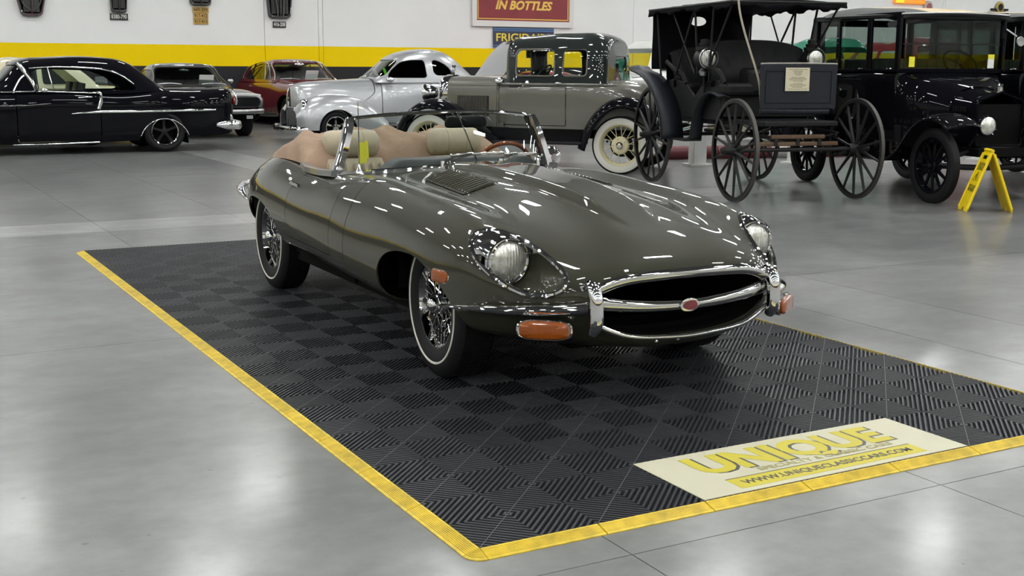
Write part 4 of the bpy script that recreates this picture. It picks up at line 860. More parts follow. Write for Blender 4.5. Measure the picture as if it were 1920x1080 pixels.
g = net_surface(gh, 90, 61); g = glaze(g, win_side([(1.02,1.165),(1.10,1.30),(1.30,1.46),(1.50,1.495),(1.76,1.50),(1.78,1.19),(1.74,1.165)], .07), s4, DTINT); g = glaze(g, win_side([(1.90,1.50),(2.03,1.49),(2.2,1.40),(2.32,1.26),(2.28,1.21),(1.97,1.21),(1.91,1.26)], .08), s4, DTINT)
g = glaze(g, win_end([(-.60,1.18),(.60,1.18),(.50,1.50),(-.50,1.50)], .6, 1.29, .08), s4, GLASS, name='windscreen_glass'); g.build('roof', SIL, s4, .025)
def fender_net(f): return [[(x,y,z) for x,z in pts] for y,pts in f]
FF = fender_net([(-.70,[(.30,.55),(.42,.58),(.58,.56),(.68,.48),(.70,.40),(.68,.26)]),(-.58,[(.32,.69),(.47,.72),(.65,.67),(.77,.56),(.80,.43),(.78,.24)]),(-.35,[(.36,.79),(.53,.83),(.71,.77),(.83,.64),(.87,.46),(.86,.23)]),(0,[(.40,.81),(.57,.86),(.74,.81),(.86,.68),(.895,.5),(.89,.23)]),(.35,[(.44,.77),(.6,.825),(.75,.78),(.86,.64),(.895,.47),(.89,.22)]),(.68,[(.5,.66),(.63,.70),(.75,.65),(.85,.53),(.885,.40),(.88,.18)]),(.98,[(.58,.40),(.67,.41),(.77,.39),(.85,.33),(.88,.27),(.88,.14)])])
RF = fender_net([(2.1,[(.62,.50),(.70,.51),(.80,.47),(.87,.38),(.89,.28),(.88,.16)]),(2.4,[(.60,.78),(.70,.80),(.80,.74),(.87,.60),(.90,.42),(.89,.2)]),(2.8,[(.56,.88),(.68,.90),(.79,.84),(.87,.68),(.90,.48),(.89,.22)]),(3.2,[(.5,.80),(.62,.82),(.75,.76),(.84,.62),(.87,.45),(.86,.24)]),(3.7,[(.4,.55),(.5,.56),(.6,.52),(.68,.44),(.7,.38),(.69,.30)])])
for s in (-1,1):
    for nm, fn, ac in (('front_wing',FF,(.02,.26,.345)),('rear_wing',RF,(2.84,.26,.34))):
        q = net_surface([[(s*x,y,z) for x,y,z in r] for r in fn], 60, 40, mirror=False); q.clip(lambda p: np.hypot(p[:,1]-ac[0], np.maximum(p[:,2]-ac[1],0))-ac[2]+np.where(np.abs(p[:,0]) < .62, 5, 0)).build(nm, SIL, s4, .01)
    five_spoke(s4, (s*.735,0,.285), s, .285, .195, .2); five_spoke(s4, (s*.735,2.84,.33), s, .33, .2, .24)
    bar(s4, 'running_board', [(s*.82,.9,.19),(s*.84,1.5,.18),(s*.82,2.2,.19)], .07,.02, BLACKM)
    hl = empty('headlamp', parent=s4); MB().lathe([(-.07,.08),(-.085,.105),(-.06,.125),(.0,.12),(.08,.07),(.12,.0005)], 26, 'y', (s*.585,-.50,.665)).build('bezel', CHROME, hl); MB().lathe([(-.075,.086),(-.09,.06),(-.098,.0005)], 22, 'y', (s*.585,-.50,.665)).build('lens', LENS, hl)
    bar(s4, 'bumper_iron', [(s*.3,-.62,.24),(s*.35,-.85,.24)], .015,.02, STEEL)
    MB().sphere((s*.83,1.02,1.13), .075, sc=(.7,1.1,.7)).build('door_mirror', CHROME, s4)
    gm = MB(); pts_ = curve([(s*.07,-.70,.62),(s*.20,-.665,.615),(s*.30,-.625,.60)], 9)
    for k in range(9): gm.box((pts_[k][0],pts_[k][1],.44), (.012,.02,.33+.02*(k > 2)))
    tag(gm.build('grille_bars', STEEL, s4, smooth=None), kind='stuff'); MB().loft([[tuple(p+[0,.012,-.34]) for p in pts_],[tuple(p+[0,.012,.0]) for p in pts_]], closed=False).build('grille_back', mat('grille_grey', (.08,.08,.085), .5), s4)
    bar(s4, 'grille_trim', [(s*.05,-.715,.63),(s*.20,-.675,.625),(s*.31,-.63,.60),(s*.32,-.62,.45),(s*.28,-.63,.28)], .008,.010)
bar(s4, 'front_bumper', [(-.80,-.52,.235),(-.74,-.72,.24),(-.4,-.88,.24),(0,-.92,.24),(.4,-.88,.24),(.74,-.72,.24),(.80,-.52,.235)], .025,.062, n=50)
bar(s4, 'nose_strip', [(0,-.675,.98),(0,-.70,.86),(0,-.715,.70),(0,-.715,.40)], .012,.012)
MB().sphere((0,-.62,1.03), .03, sc=(.6,1.6,.6)).build('bonnet_ornament', CHROME, s4)
wells(s4, [(.02,.26,.36),(2.84,.26,.35)], .80, .42)
MB().box((0,.3,.25), (1.0,2.0,.1)).box((0,1.8,.25), (1.3,1.6,.1)).build('underbody', DARK, s4, smooth=None); MB().box((0,1.75,.8), (1.3,.5,.5)).build('bench_seat', BLACKM, s4, bevel=.08, smooth=None)
paper(s4, (.40,1.06,1.27), .07, .16, .5, .5, mat('green_paper',(.2,.75,.05),.6)); paper(s4, (.52,1.16,1.22), .05, .12, .8, .3, PAPERY); paper(s4, (.25,.93,1.24), .12, .16, .2, .6)
# ------------------------------------------------------------------ taupe coupe with whitewalls
TAUPE = mat('taupe_paint', (.125,.12,.10), .3, coat=.9, coat_rough=.03); GREENK = mat('dark_green_black', (.013,.018,.017), .4, coat=1., coat_rough=.02, spec=.1)
def fender(root, name, path, x0, x1, s, m=BLACKP, crown=.03, lip=.07, n=36):
    """mudguard: path of (y,z), from x0 (inner) to x1 (outer)"""
    P = curve([(0,y,z) for y,z in path], n); rings = []
    for i, p in enumerate(P):
        t = P[min(i+1,n-1)]-P[max(i-1,0)]; t = t/np.linalg.norm(t); nn = np.array([0,-t[2],t[1]]); nn = nn if nn[2] > -.2 or True else -nn
        r = []
        for u, h in ((0,-.01),(.15,crown*.5),(.35,crown),(.55,crown*1.05),(.75,crown*.6),(.9,-crown*.3),(1.,-lip*.6),(1.0,-lip)):
            q = p+nn*h; r.append((s*(x0+(x1-x0)*u), float(q[1]), float(q[2])))
        rings.append(r)
    o = MB().loft(rings, closed=False).build(name, m, root, smooth=70)
    so = o.modifiers.new('thick', 'SOLIDIFY'); so.thickness = .008; so.offset = -1
    return o
def wire_wheel_cream(parent, loc, s, R=.37):
    w = empty('wheel', loc, 0 if s < 0 else PI, parent=parent); wd = .125; r = .265
    tyre_only(w, R, r, wd, n=56); MB().lathe([(-wd*.515,.268),(-wd*.545,.29),(-wd*.545,.325),(-wd*.50,.345)], 56).build('white_wall', WHITEW, w)
    MB().lathe([(-wd*.45,.268),(-wd*.47,.262),(-wd*.40,.252),(-.02,.235),(.02,.235),(.05,.26)], 56).build('rim', CREAMW, w)
    for k in range(20):
        a = 2*PI*k/20; MB().cyl((-.05 if k % 2 else .0,.10*math.cos(a+(.25 if k % 2 else -.25)),.10*math.sin(a+(.25 if k % 2 else -.25))), (-.015,.238*math.cos(a),.238*math.sin(a)), .0045, n=5, caps=False).build('spoke', CREAMW, w)
    MB().lathe([(.04,.11),(-.045,.115),(-.06,.10),(-.066,.06),(-.066,.0005)], 32).build('hub', CREAMW, w); MB().lathe([(-.066,.048),(-.085,.045),(-.098,.03),(-.10,.0005)], 24).build('hub_cap', CHROME, w)
    for k in range(5): a = 2*PI*k/5; MB().cyl((-.064,.082*math.cos(a),.082*math.sin(a)), (-.074,.082*math.cos(a),.082*math.sin(a)), .009, n=6).build('lug_nut', CHROME, w)
    MB().lathe([(.03,.15),(.06,.15),(.06,.0005)], 24).build('brake_drum', BLACKM, w)
    return w
_tA = math.radians(-138.1)
_o = np.array([6.865,9.587])-np.array([math.cos(_tA),math.sin(_tA)])*.71-np.array([-math.sin(_tA),math.cos(_tA)])*2.63
_k = 1.05; A = empty('vintage_coupe', (-1.4895+_k*(_o[0]+1.4895),-2.894+_k*(_o[1]+2.894),0), _tA, 'taupe vintage coupe with dark roof, black wings and whitewall wire wheels', 'car')
A.scale = (1.015,1.015,1.015); A.location.x += .10; A.location.y -= .05
hood = net_surface(rows((.08,[(0,1.225),(.13,1.215),(.24,1.18),(.305,1.12),(.325,1.0),(.33,.78),(.33,.58)]),(.45,[(0,1.235),(.18,1.225),(.31,1.185),(.385,1.12),(.41,.99),(.415,.77),(.415,.57)]),(.86,[(0,1.245),(.24,1.232),(.40,1.19),(.475,1.12),(.50,.98),(.505,.76),(.505,.56)])), 40, 61)
gl_ = lambda p: np.abs(p[:,2]-1.10)-.004
hood.clip(lambda p: p[:,2]-1.105).build('bonnet', TAUPE, A, .008)
hsd = hood.clip(lambda p: 1.100-p[:,2])
for s in (-1,1):
    sd = hsd.clip(lambda p: s*p[:,0]).build('bonnet_side', TAUPE, A, .008)
    for k in range(21):
        y = .25+.47*k/20; x = .335+(.505-.33)*(y-.08)/.78+.004
        MB().box((s*x,y,.835), (.016,.009,.27), rz=-s*.22).build('louvre', TAUPE, sd, smooth=None); MB().box((s*(x-.004),y+.0115,.835), (.012,.010,.26), rz=-s*.22).build('louvre_slot', DARK, sd, smooth=None)
bodyA = rows((.87,[(0,1.245),(.24,1.232),(.40,1.19),(.48,1.12),(.515,.98),(.52,.76),(.52,.56)]),(1.1,[(0,1.22),(.3,1.21),(.52,1.18),(.62,1.12),(.645,.98),(.645,.76),(.635,.56)]),(1.5,[(0,1.18),(.35,1.175),(.60,1.16),(.69,1.12),(.71,.98),(.71,.76),(.69,.56)]),(1.95,[(0,1.17),(.35,1.165),(.62,1.155),(.71,1.12),(.73,.98),(.73,.76),(.71,.56)]),(2.4,[(0,1.18),(.35,1.175),(.58,1.16),(.68,1.11),(.71,.96),(.71,.74),(.69,.56)]),(2.8,[(0,1.16),(.32,1.15),(.50,1.11),(.60,1.02),(.64,.86),(.64,.68),(.62,.55)]),(3.08,[(0,.98),(.28,.97),(.43,.92),(.51,.83),(.54,.70),(.54,.58),(.52,.50)]),(3.30,[(0,.64),(.22,.63),(.34,.60),(.41,.56),(.43,.52),(.43,.47),(.42,.44)]))
sf = net_surface(bodyA, 110, 61)
gdr = lambda p: np.where(np.abs(p[:,0]) > .4, np.maximum(np.abs(p[:,1]-1.40)-.49, .6-p[:,2]), 9.)
belt = lambda p: 1.125-p[:,2]
low_ = sf.clip(belt); low_.clip(lambda p: gdr(p)-.005).build('body_shell', TAUPE, A)
dd = low_.clip(lambda p: -gdr(p)-.005)
for s in (-1,1): dd.clip(lambda p: s*p[:,0]-.3).build('door', TAUPE, A)
up_ = sf.clip(lambda p: -belt(p)); up_.clip(lambda p: 2.42-p[:,1]).clip(lambda p: np.where(p[:,1] > 1.1, np.abs(p[:,0])-.55, 1)).build('belt_panel', GREENK, A); up_.clip(lambda p: p[:,1]-2.42).build('rear_deck', TAUPE, A)
cab = rows((1.03,[(0,1.66),(.3,1.655),(.48,1.63),(.545,1.55),(.57,1.35),(.59,1.11)]),(1.06,[(0,1.70),(.3,1.69),(.50,1.66),(.575,1.57),(.605,1.36),(.63,1.10)]),(1.3,[(0,1.765),(.3,1.755),(.52,1.715),(.605,1.61),(.64,1.38),(.675,1.10)]),(1.7,[(0,1.795),(.3,1.785),(.53,1.745),(.62,1.63),(.66,1.38),(.70,1.10)]),(2.0,[(0,1.80),(.3,1.79),(.53,1.745),(.62,1.63),(.66,1.38),(.70,1.10)]),(2.25,[(0,1.78),(.3,1.77),(.52,1.72),(.61,1.60),(.65,1.37),(.69,1.10)]),(2.40,[(0,1.68),(.3,1.67),(.47,1.62),(.55,1.52),(.59,1.34),(.64,1.11)]))
cab = endcap([[(x*.86,y-.02,1.12+(z-1.12)*.86) for x,y,z in cab[0]]]+cab, .055, .04, zc=1.12, steps=4)
g = net_surface(cab, 110, 71)
WINF = [(1.19,1.235),(1.715,1.235),(1.715,1.575),(1.19,1.575)]; WINQ = [(1.83,1.235),(2.15,1.235),(2.15,1.575),(1.83,1.575)]
for W_, nm in ((WINF,'door_window_trim'),(WINQ,'quarter_window_trim')):
    for s in (-1,1): MB().tube([(s*(.70-.16*(z-1.10)),y,z) for y,z in rounded(W_,.06,5)], .012, 6, True, up=(1,0,0)).build(nm, TAUPE, A)
g = glaze(g, win_side(WINF,.06), A, GLASS); g = glaze(g, win_side(WINQ,.06), A, GLASS)
g = glaze(g, win_end([(-.47,1.22),(.47,1.22),(.45,1.58),(-.45,1.58)], .9, 1.075, .04), A, GLASS, name='windscreen_glass')
g = glaze(g, win_end([(-.30,1.29),(.30,1.29),(.28,1.49),(-.28,1.49)], 2.3, 2.6, .05), A, GLASS, name='rear_glass')
g.build('cab', GREENK, A, .025)
MB().loft([[(x,.985+.02*abs(x),1.645) for x in np.linspace(-.55,.55,9)],[(x,1.06,1.70-.05*x*x) for x in np.linspace(-.56,.56,9)]], closed=False).build('sun_visor', GREENK, A)
for s in (-1,1):
    bar(A, 'belt_moulding', [(s*.525,.88,1.125),(s*.655,1.1,1.128),(s*.715,1.5,1.128),(s*.735,1.95,1.128),(s*.70,2.35,1.128),(s*.62,2.55,1.12)], .010,.016, TAUPE)
    bar(A, 'cowl_moulding', [(s*.52,.90,.56),(s*.525,.90,.9),(s*.515,.89,1.13)], .008,.008, TAUPE)
    fender(A, 'front_wing', [(-.50,.40),(-.44,.60),(-.25,.80),(0,.895),(.22,.86),(.45,.72),(.72,.52),(.98,.405)], .40, .86, s, crown=.035, lip=.10)
    fender(A, 'rear_wing', [(2.10,.32),(2.16,.50),(2.30,.74),(2.50,.90),(2.70,.94),(2.90,.88),(3.06,.72),(3.14,.50)], .56, .88, s, crown=.04, lip=.10)
    MB().box((s*.73,1.55,.385), (.30,1.22,.035)).build('running_board', BLACKM, A, bevel=.01, smooth=None); MB().box((s*.60,1.5,.48), (.06,1.3,.17)).build('splash_apron', BLACKP, A, smooth=None)
    wire_wheel_cream(A, (s*.71,0,.37), s); wire_wheel_cream(A, (s*.71,2.63,.37), s)
    hl = empty('headlamp', parent=A); MB().lathe([(-.09,.10),(-.095,.115),(-.08,.118),(-.05,.11),(.02,.095),(.08,.06),(.10,.0005)], 28, 'y', (s*.36,-.14,1.0)).build('shell', CHROME, hl); MB().lathe([(-.088,.105),(-.11,.06),(-.118,.0005)], 24, 'y', (s*.36,-.14,1.0)).build('lens', LENS, hl); MB().cyl((s*.36,-.12,.90), (s*.34,-.1,.78), .015, n=8).build('post', CHROME, hl)
    MB().lathe([(-.05,.03),(-.04,.04),(.0,.045),(.05,.03),(.06,.0005)], 18, 'y', (s*.575,.93,1.165)).build('cowl_lamp', CHROME, A)
    bar(A, 'door_handle', [(s*.725,1.75,1.14),(s*.76,1.76,1.145),(s*.76,1.84,1.145)], .009,.011)
    MB().cyl((s*.66,.93,.98), (s*.66,.93,1.06), .014, n=8).build('hinge', TAUPE, A)
rs = [(-.30,.60),(.30,.60),(.31,1.0),(.29,1.14),(.2,1.20),(.07,1.235),(-.07,1.235),(-.2,1.20),(-.29,1.14),(-.31,1.0)]
MB().loft([[(x*k,y,.92+(z-.92)*k) for x,z in rounded(rs,.04,3)] for y,k in ((.08,1.02),(-.02,1.03),(-.045,.99),(-.04,.90),(-.01,.88))]).build('radiator_shell', CHROME, A)
MB().prism([(x*.9,.92+(z-.92)*.9) for x,z in rs], 'y', -.012, .02).build('radiator_core', BLACKM, A, smooth=None)
oc = empty('radiator_cap', parent=A); MB().cyl((0,.03,1.24), (0,.03,1.275), .03, n=12).build('cap', CHROME, oc); MB().sphere((0,.03,1.31), .035, sc=(.6,1.2,.9)).build('bird_body', CHROME, oc); MB().sweep([(-.05,.05,1.36),(0,.03,1.33),(.05,.05,1.36)], sec_ellipse(.012,.018,6)).build('bird_wings', CHROME, oc)
bar(A, 'lamp_bar', [(-.45,-.1,.80),(0,-.12,.86),(.45,-.1,.80)], .014,.014); 
for z in (.50,.58): bar(A, 'front_bumper_bar', [(-.82,-.45,z),(-.6,-.56,z),(0,-.60,z),(.6,-.56,z),(.82,-.45,z)], .008,.022)
for z in (.50,.58): bar(A, 'rear_bumper_bar', [(-.80,3.36,z),(0,3.40,z),(.80,3.36,z)], .008,.022)
MB().box((0,1.4,.50), (.9,3.4,.1)).build('chassis', DARK, A, smooth=None); MB().box((0,1.6,.6), (1.2,1.2,.05)).build('cab_floor', DARK, A, smooth=None)
MB().box((0,2.02,.92), (1.15,.5,.16)).box((0,2.25,1.08), (1.15,.14,.28)).build('bench_seat', BLACKM, A, bevel=.05, smooth=None); steer(A, (.32,1.42,1.22), .2, 50)
MB().cyl((.1,3.0,1.12), (.1,3.0,1.17), .02, n=8).build('deck_handle', CHROME, A)
MB().box((-.25,1.12,1.60), (.06,.03,.10)).build('screen_wiper_motor', BLACKM, A, smooth=None); MB().box((0,1.14,1.52), (.16,.02,.10)).build('interior_visor', mat('olive_cloth',(.06,.07,.05),.8), A, smooth=None)
# ------------------------------------------------------------------ black tall saloon with wooden wheels
TANR = mat('tan_roof_cloth', (.55,.42,.26), .75, noise=(20,.08)); GREYV = mat('grey_upholstery', (.16,.155,.14), .8, bump=(90,.3)); BKR = mat('black_roof_cloth', (.015,.016,.017), .6)
def artillery(parent, loc, s, R=.385, r=.29, wd=.095, n=12, m=BLACKP):
    w = empty('wheel', loc, 0 if s < 0 else PI, parent=parent); tyre_only(w, R, r, wd, n=56)
    MB().lathe([(-.03,r+.006),(-.034,r-.03),(.034,r-.03),(.03,r+.006)], 48).build('rim', m, w)
    for k in range(n):
        a = 2*PI*k/n; MB().cyl((-.012,.05*math.cos(a),.05*math.sin(a)), (0,(r-.02)*math.cos(a),(r-.02)*math.sin(a)), .021, .014, n=8).build('spoke', m, w)
    MB().lathe([(.05,.07),(-.03,.075),(-.04,.07),(-.045,.04),(-.075,.036),(-.09,.025),(-.092,.0005)], 24).build('hub', m, w)
    return w
_tT = math.radians(-13)
T_ = empty('antique_saloon', (9.03,5.79,0), _tT, 'tall black antique saloon with wooden spoke wheels facing out beside the carriage', 'car')
hoodT = net_surface(rows((.02,[(0,1.125),(.10,1.115),(.19,1.07),(.255,1.0),(.27,.90),(.27,.76),(.27,.62)]),(.34,[(0,1.165),(.14,1.15),(.25,1.10),(.315,1.01),(.33,.89),(.33,.74),(.33,.60)])), 20, 51)
hoodT.build('bonnet', BLACKP, T_, .008)
for s in (-1,1):
    for k in range(6): MB().box((s*.316,.10+.04*k,.955), (.012,.014,.05), rz=-s*.18).build('louvre', BLACKM, T_, smooth=None)
MB().tube([tuple(p) for p in curve([(-.335,.345,.62),(-.34,.345,.88),(-.32,.345,1.02),(-.25,.345,1.115),(-.14,.345,1.165),(0,.345,1.18),(.14,.345,1.165),(.25,.345,1.115),(.32,.345,1.02),(.34,.345,.88),(.335,.345,.62)], 40)], .008, 6, up=(0,1,0)).build('bonnet_seam', BLACKP, T_)
cowl = net_surface(rows((.35,[(0,1.17),(.14,1.155),(.25,1.105),(.318,1.015),(.335,.89),(.335,.74),(.335,.58)]),(.48,[(0,1.235),(.22,1.225),(.36,1.175),(.435,1.07),(.46,.90),(.46,.74),(.45,.58)]),(.66,[(0,1.285),(.3,1.28),(.48,1.245),(.565,1.14),(.60,.95),(.60,.76),(.585,.58)]),(.80,[(0,1.31),(.35,1.305),(.54,1.28),(.615,1.20),(.645,1.0),(.645,.78),(.63,.58)]),(.86,[(0,1.33),(.36,1.33),(.56,1.315),(.635,1.27),(.66,1.05),(.66,.80),(.645,.58)])), 50, 61)
cowl.build('cowl', BLACKP, T_, .01)
bx_ = rows((.86,[(0,1.33),(.3,1.33),(.5,1.33),(.655,1.325),(.665,1.05),(.665,.80),(.65,.58)]),(1.4,[(0,1.335),(.3,1.335),(.5,1.335),(.665,1.33),(.68,1.06),(.68,.8),(.66,.58)]),(2.2,[(0,1.335),(.3,1.335),(.5,1.335),(.665,1.33),(.68,1.06),(.68,.8),(.66,.58)]),(2.60,[(0,1.335),(.3,1.335),(.48,1.335),(.645,1.33),(.66,1.06),(.655,.8),(.63,.60)]),(2.72,[(0,1.335),(.28,1.335),(.42,1.335),(.56,1.33),(.58,1.06),(.57,.8),(.55,.64)]))
sf = net_surface(bx_, 60, 61).clip(lambda p: np.where(p[:,2] > 1.31, np.abs(p[:,0])-.60, 1))
gdr = lambda p: np.where(np.abs(p[:,0]) > .5, np.maximum(np.abs(p[:,1]-1.42)-.015*0-.62+.0, .62-p[:,2]), 9.)
sf.clip(lambda p: gdr(p)-.004).build('body_shell', BLACKP, T_); dd = sf.clip(lambda p: -gdr(p)-.004)
for s in (-1,1): dd.clip(lambda p: s*p[:,0]-.4).build('door', BLACKP, T_)
MB().box((0,2.74,1.0), (1.12,.03,.66)).build('rear_panel', BLACKP, T_, bevel=.03, smooth=None)
# upper frame: posts, rails, panes, roof
for s in (-1,1):
    for y, w in ((.865,.075),(1.43,.085),(2.09,.07),(2.63,.11)): MB().box((s*.655,y,1.64), (.035,w,.63)).build('pillar', BLACKP, T_, bevel=.008, smooth=None)
    MB().box((s*.655,1.74,1.94), (.045,1.86,.06)).build('roof_rail', BLACKP, T_, bevel=.01, smooth=None); MB().box((s*.665,1.74,1.345), (.045,1.86,.035)).build('belt_rail', BLACKP, T_, bevel=.01, smooth=None)
    for a, b_ in ((.905,1.385),(1.475,2.05),(2.13,2.575)):
        MB().box((s*.645,(a+b_)/2,1.635), (.004,b_-a,.56)).build('side_window', TINT, T_, smooth=None)
    for a in (.93,1.5): bar(T_, 'window_lift', [(s*.68,a,1.365),(s*.69,a+.05,1.365),(s*.68,a+.1,1.365)], .006,.008)
    fender(T_, 'front_wing', [(-.43,.80),(-.33,.862),(-.13,.905),(.08,.87),(.30,.73),(.50,.53),(.72,.42)], .50, .88, s, crown=.02, lip=.05)
    fender(T_, 'rear_wing', [(2.02,.42),(2.14,.60),(2.28,.78),(2.50,.87),(2.75,.85),(2.95,.70),(3.02,.55)], .62, .88, s, crown=.02, lip=.05)
    MB().box((s*.76,1.36,.40), (.26,1.30,.03)).build('running_board', BLACKP, T_, bevel=.008, smooth=None); MB().box((s*.60,1.3,.49), (.05,1.5,.18)).build('splash_apron', BLACKP, T_, smooth=None)
    artillery(T_, (s*.72,0,.385), s); artillery(T_, (s*.72,2.58,.385), s)
    hl = empty('headlamp', parent=T_); MB().lathe([(-.06,.088),(-.07,.105),(-.055,.112),(.0,.108),(.06,.08),(.09,.03),(.09,.0005)], 28, 'y', (s*.30,-.20,.80)).build('shell', BLACKP, hl); MB().lathe([(-.060,.092),(-.078,.06),(-.085,.0005)], 24, 'y', (s*.30,-.20,.80)).build('lens', LENS, hl); MB().cyl((s*.30,-.1,.70), (s*.33,-.02,.58), .014, n=8).build('fork', BLACKM, hl)
MB().box((0,.855,1.345), (1.30,.05,.05)).build('screen_sill', BLACKP, T_, bevel=.01, smooth=None); MB().box((0,.855,1.915), (1.30,.05,.05)).build('screen_header', BLACKP, T_, bevel=.01, smooth=None)
MB().box((0,.85,1.50), (1.2,.004,.25)).build('lower_screen', TINT, T_, smooth=None); MB().box((0,.845,1.76), (1.2,.004,.25)).build('upper_screen', TINT, T_, smooth=None); MB().box((0,.848,1.632), (1.22,.02,.014)).build('screen_bar', BLACKM, T_, smooth=None)
for c_, d_ in (((0,2.69,1.375),(1.2,.03,.09)),((0,2.69,1.91),(1.2,.03,.08)),((-.56,2.69,1.64),(.12,.03,.6)),((.56,2.69,1.64),(.12,.03,.6))): MB().box(c_, d_).build('rear_frame', BLACKP, T_, smooth=None)
MB().box((0,2.685,1.64), (1.02,.004,.46)).build('rear_glass', GLASS, T_, smooth=None)
roofn = rows((.80,[(0,1.965),(.25,1.962),(.45,1.955),(.58,1.945),(.66,1.935)]),(1.1,[(0,2.015),(.25,2.01),(.45,2.0),(.6,1.975),(.69,1.945)]),(1.8,[(0,2.06),(.25,2.055),(.45,2.04),(.6,2.005),(.70,1.955)]),(2.4,[(0,2.075),(.25,2.07),(.45,2.05),(.6,2.01),(.69,1.955)]),(2.74,[(0,2.02),(.25,2.015),(.42,2.0),(.53,1.97),(.6,1.94)]))
rf = net_surface(roofn, 50, 41); rg = lambda p: np.maximum(np.abs(p[:,0]-.19)-.49, np.abs(p[:,1]-1.5)-.685)
rf.clip(rg).build('roof', BKR, T_, .03); rf.inside(rg).build('roof_cloth', TANR, T_, .02)
bar(T_, 'visor_edge', [(-.68,.80,1.945),(-.4,.765,1.955),(0,.755,1.962),(.4,.765,1.955),(.68,.80,1.945)], .010,.012, STEEL)
rs = [(-.28,.58),(.28,.58),(.285,1.02),(.26,1.06),(.12,1.10),(0,1.145),(-.12,1.10),(-.26,1.06),(-.285,1.02)]
MB().loft([[(x*k,y,.85+(z-.85)*k) for x,z in rounded(rs,.02,2)] for y,k in ((.05,1.02),(-.03,1.02),(-.05,1.0),(-.05,.93),(-.02,.92))]).build('radiator_shell', BLACKP, T_)
MB().prism([(x*.93,.85+(z-.85)*.93) for x,z in rs if z < 1.05], 'y', -.03, 0).build('radiator_core', DARK, T_, smooth=None); MB().lathe([(1.14,.03),(1.18,.032),(1.185,.02),(1.20,.035),(1.215,.03),(1.215,.0005)], 14, 'z').build('radiator_cap', CHROME, T_)
MB().cyl((0,-.03,.50), (0,-.14,.42), .012, n=8).build('crank', BLACKM, T_); bar(T_, 'front_axle', [(-.66,0,.385),(-.3,0,.36),(.3,0,.36),(.66,0,.385)], .02,.03, BLACKM); bar(T_, 'front_spring', [(-.62,-.03,.44),(-.3,-.03,.53),(0,-.03,.56),(.3,-.03,.53),(.62,-.03,.44)], .02,.025, BLACKM); bar(T_, 'rear_axle', [(-.66,2.58,.385),(.66,2.58,.385)], .03,.03, BLACKM)
MB().box((0,1.3,.52), (.7,3.0,.08)).build('chassis', DARK, T_, smooth=None); MB().box((0,1.75,.60), (1.25,1.8,.04)).build('cabin_floor', DARK, T_, smooth=None)
for y in (1.50,2.45): MB().box((0,y-.22,1.02), (1.15,.48,.18)).box((0,y+.02,1.27), (1.15,.14,.42)).build('bench_seat', GREYV, T_, bevel=.05, smooth=None)
for k in range(-4,5): MB().tube([(k*.125,1.435,1.10),(k*.125,1.43,1.30),(k*.125,1.46,1.47)], .018, 6).build('seat_pleat', GREYV, T_)
steer(T_, (.30,1.10,1.42), .2, 50); ml = empty('door_mirror', parent=T_); MB().cyl((.66,.82,1.80), (.74,.74,1.72), .01, n=8).build('arm', STEEL, ml); MB().lathe([(-.01,.0005),(-.012,.05),(.0,.055),(.006,.05)], 20, 'y', (.775,.72,1.665)).build('glass', STEEL, ml)
paper(T_, (-.50,.835,1.44), .07, .11, m=PAPERY, name='windscreen_tag'); paper(T_, (.50,.835,1.45), .08, .15, name='windscreen_tag'); paper(T_, (.50,.832,1.50), .08, .05, m=PAPERY, name='windscreen_tag')
T2 = copy_tree(T_); T2.location = (11.1,5.85,0); T2['label'] = 'black antique saloon cut off by the frame, right of the tall black saloon'
# ------------------------------------------------------------------ black canopied carriage
LEA = mat('black_leather', (.008,.008,.009), .5, spec=.25, noise=(18,.3), bump=(120,.3)); CLOTH = mat('canopy_cloth', (.007,.007,.009), .8, spec=.1, bump=(60,.4)); IRON = mat('black_iron', (.012,.012,.012), .5, spec=.3); BROWN = mat('varnished_wood', (.10,.055,.028), .4, coat=.2, noise=(25,.35)); LINEN = mat('navy_leather', (.009,.011,.017), .5, spec=.3, bump=(90,.25))
cg = empty('carriage', (7.23,6.81,0), math.radians(-13.6), 'black horse carriage with fringed canopy and large wooden wheels beside the antique saloon', 'carriage')
def coach_wheel(loc, s, R, n=14):
    w = empty('wheel', loc, 0 if s < 0 else PI, parent=cg)
    MB().lathe([(-.017,R-.038),(-.019,R-.006),(-.017,R),(.017,R),(.019,R-.006),(.017,R-.038)], 64).build('felloe', IRON, w); MB().lathe([(-.018,R),(-.018,R+.008),(.018,R+.008),(.018,R)], 64).build('iron_tyre', STEEL if 0 else mat('worn_iron', (.07,.065,.06), .5, .3), w)
    for k in range(n):
        a = 2*PI*(k+.5)/n; MB().cyl((-.02 if k % 2 else .012,.05*math.cos(a),.05*math.sin(a)), (0,(R-.03)*math.cos(a),(R-.03)*math.sin(a)), .019, .0125, n=8).build('spoke', IRON, w)
    MB().lathe([(.09,.045),(.05,.06),(-.03,.066),(-.06,.05),(-.12,.042),(-.125,.03),(-.15,.028),(-.152,.0005)], 24).build('hub', IRON, w)
for s in (-1,1): coach_wheel((s*.70,0,.53), s, .522); coach_wheel((s*.70,2.30,.575), s, .567, 16)
for y, z in ((0,.53),(2.30,.575)): MB().cyl((-.62,y,z), (.62,y,z), .022, n=10).build('axle', IRON, cg)
MB().box((0,.0,.59), (.95,.055,.045)).build('axle_bed', BROWN, cg, bevel=.01, smooth=None); MB().box((.0,-.02,.665), (.62,.05,.045)).build('bolster', BROWN, cg, bevel=.01, smooth=None); MB().cyl((0,.0,.62), (0,2.3,.62), .022, n=8).build('reach_pole', IRON, cg)
for y, z in ((0,.70),(2.30,.74)):
    for q in (1,-1): bar(cg, 'spring', [(-.48,y,z),(-.25,y,z+q*.05),(0,y,z+q*.075),(.25,y,z+q*.05),(.48,y,z)], .022,.008, IRON)
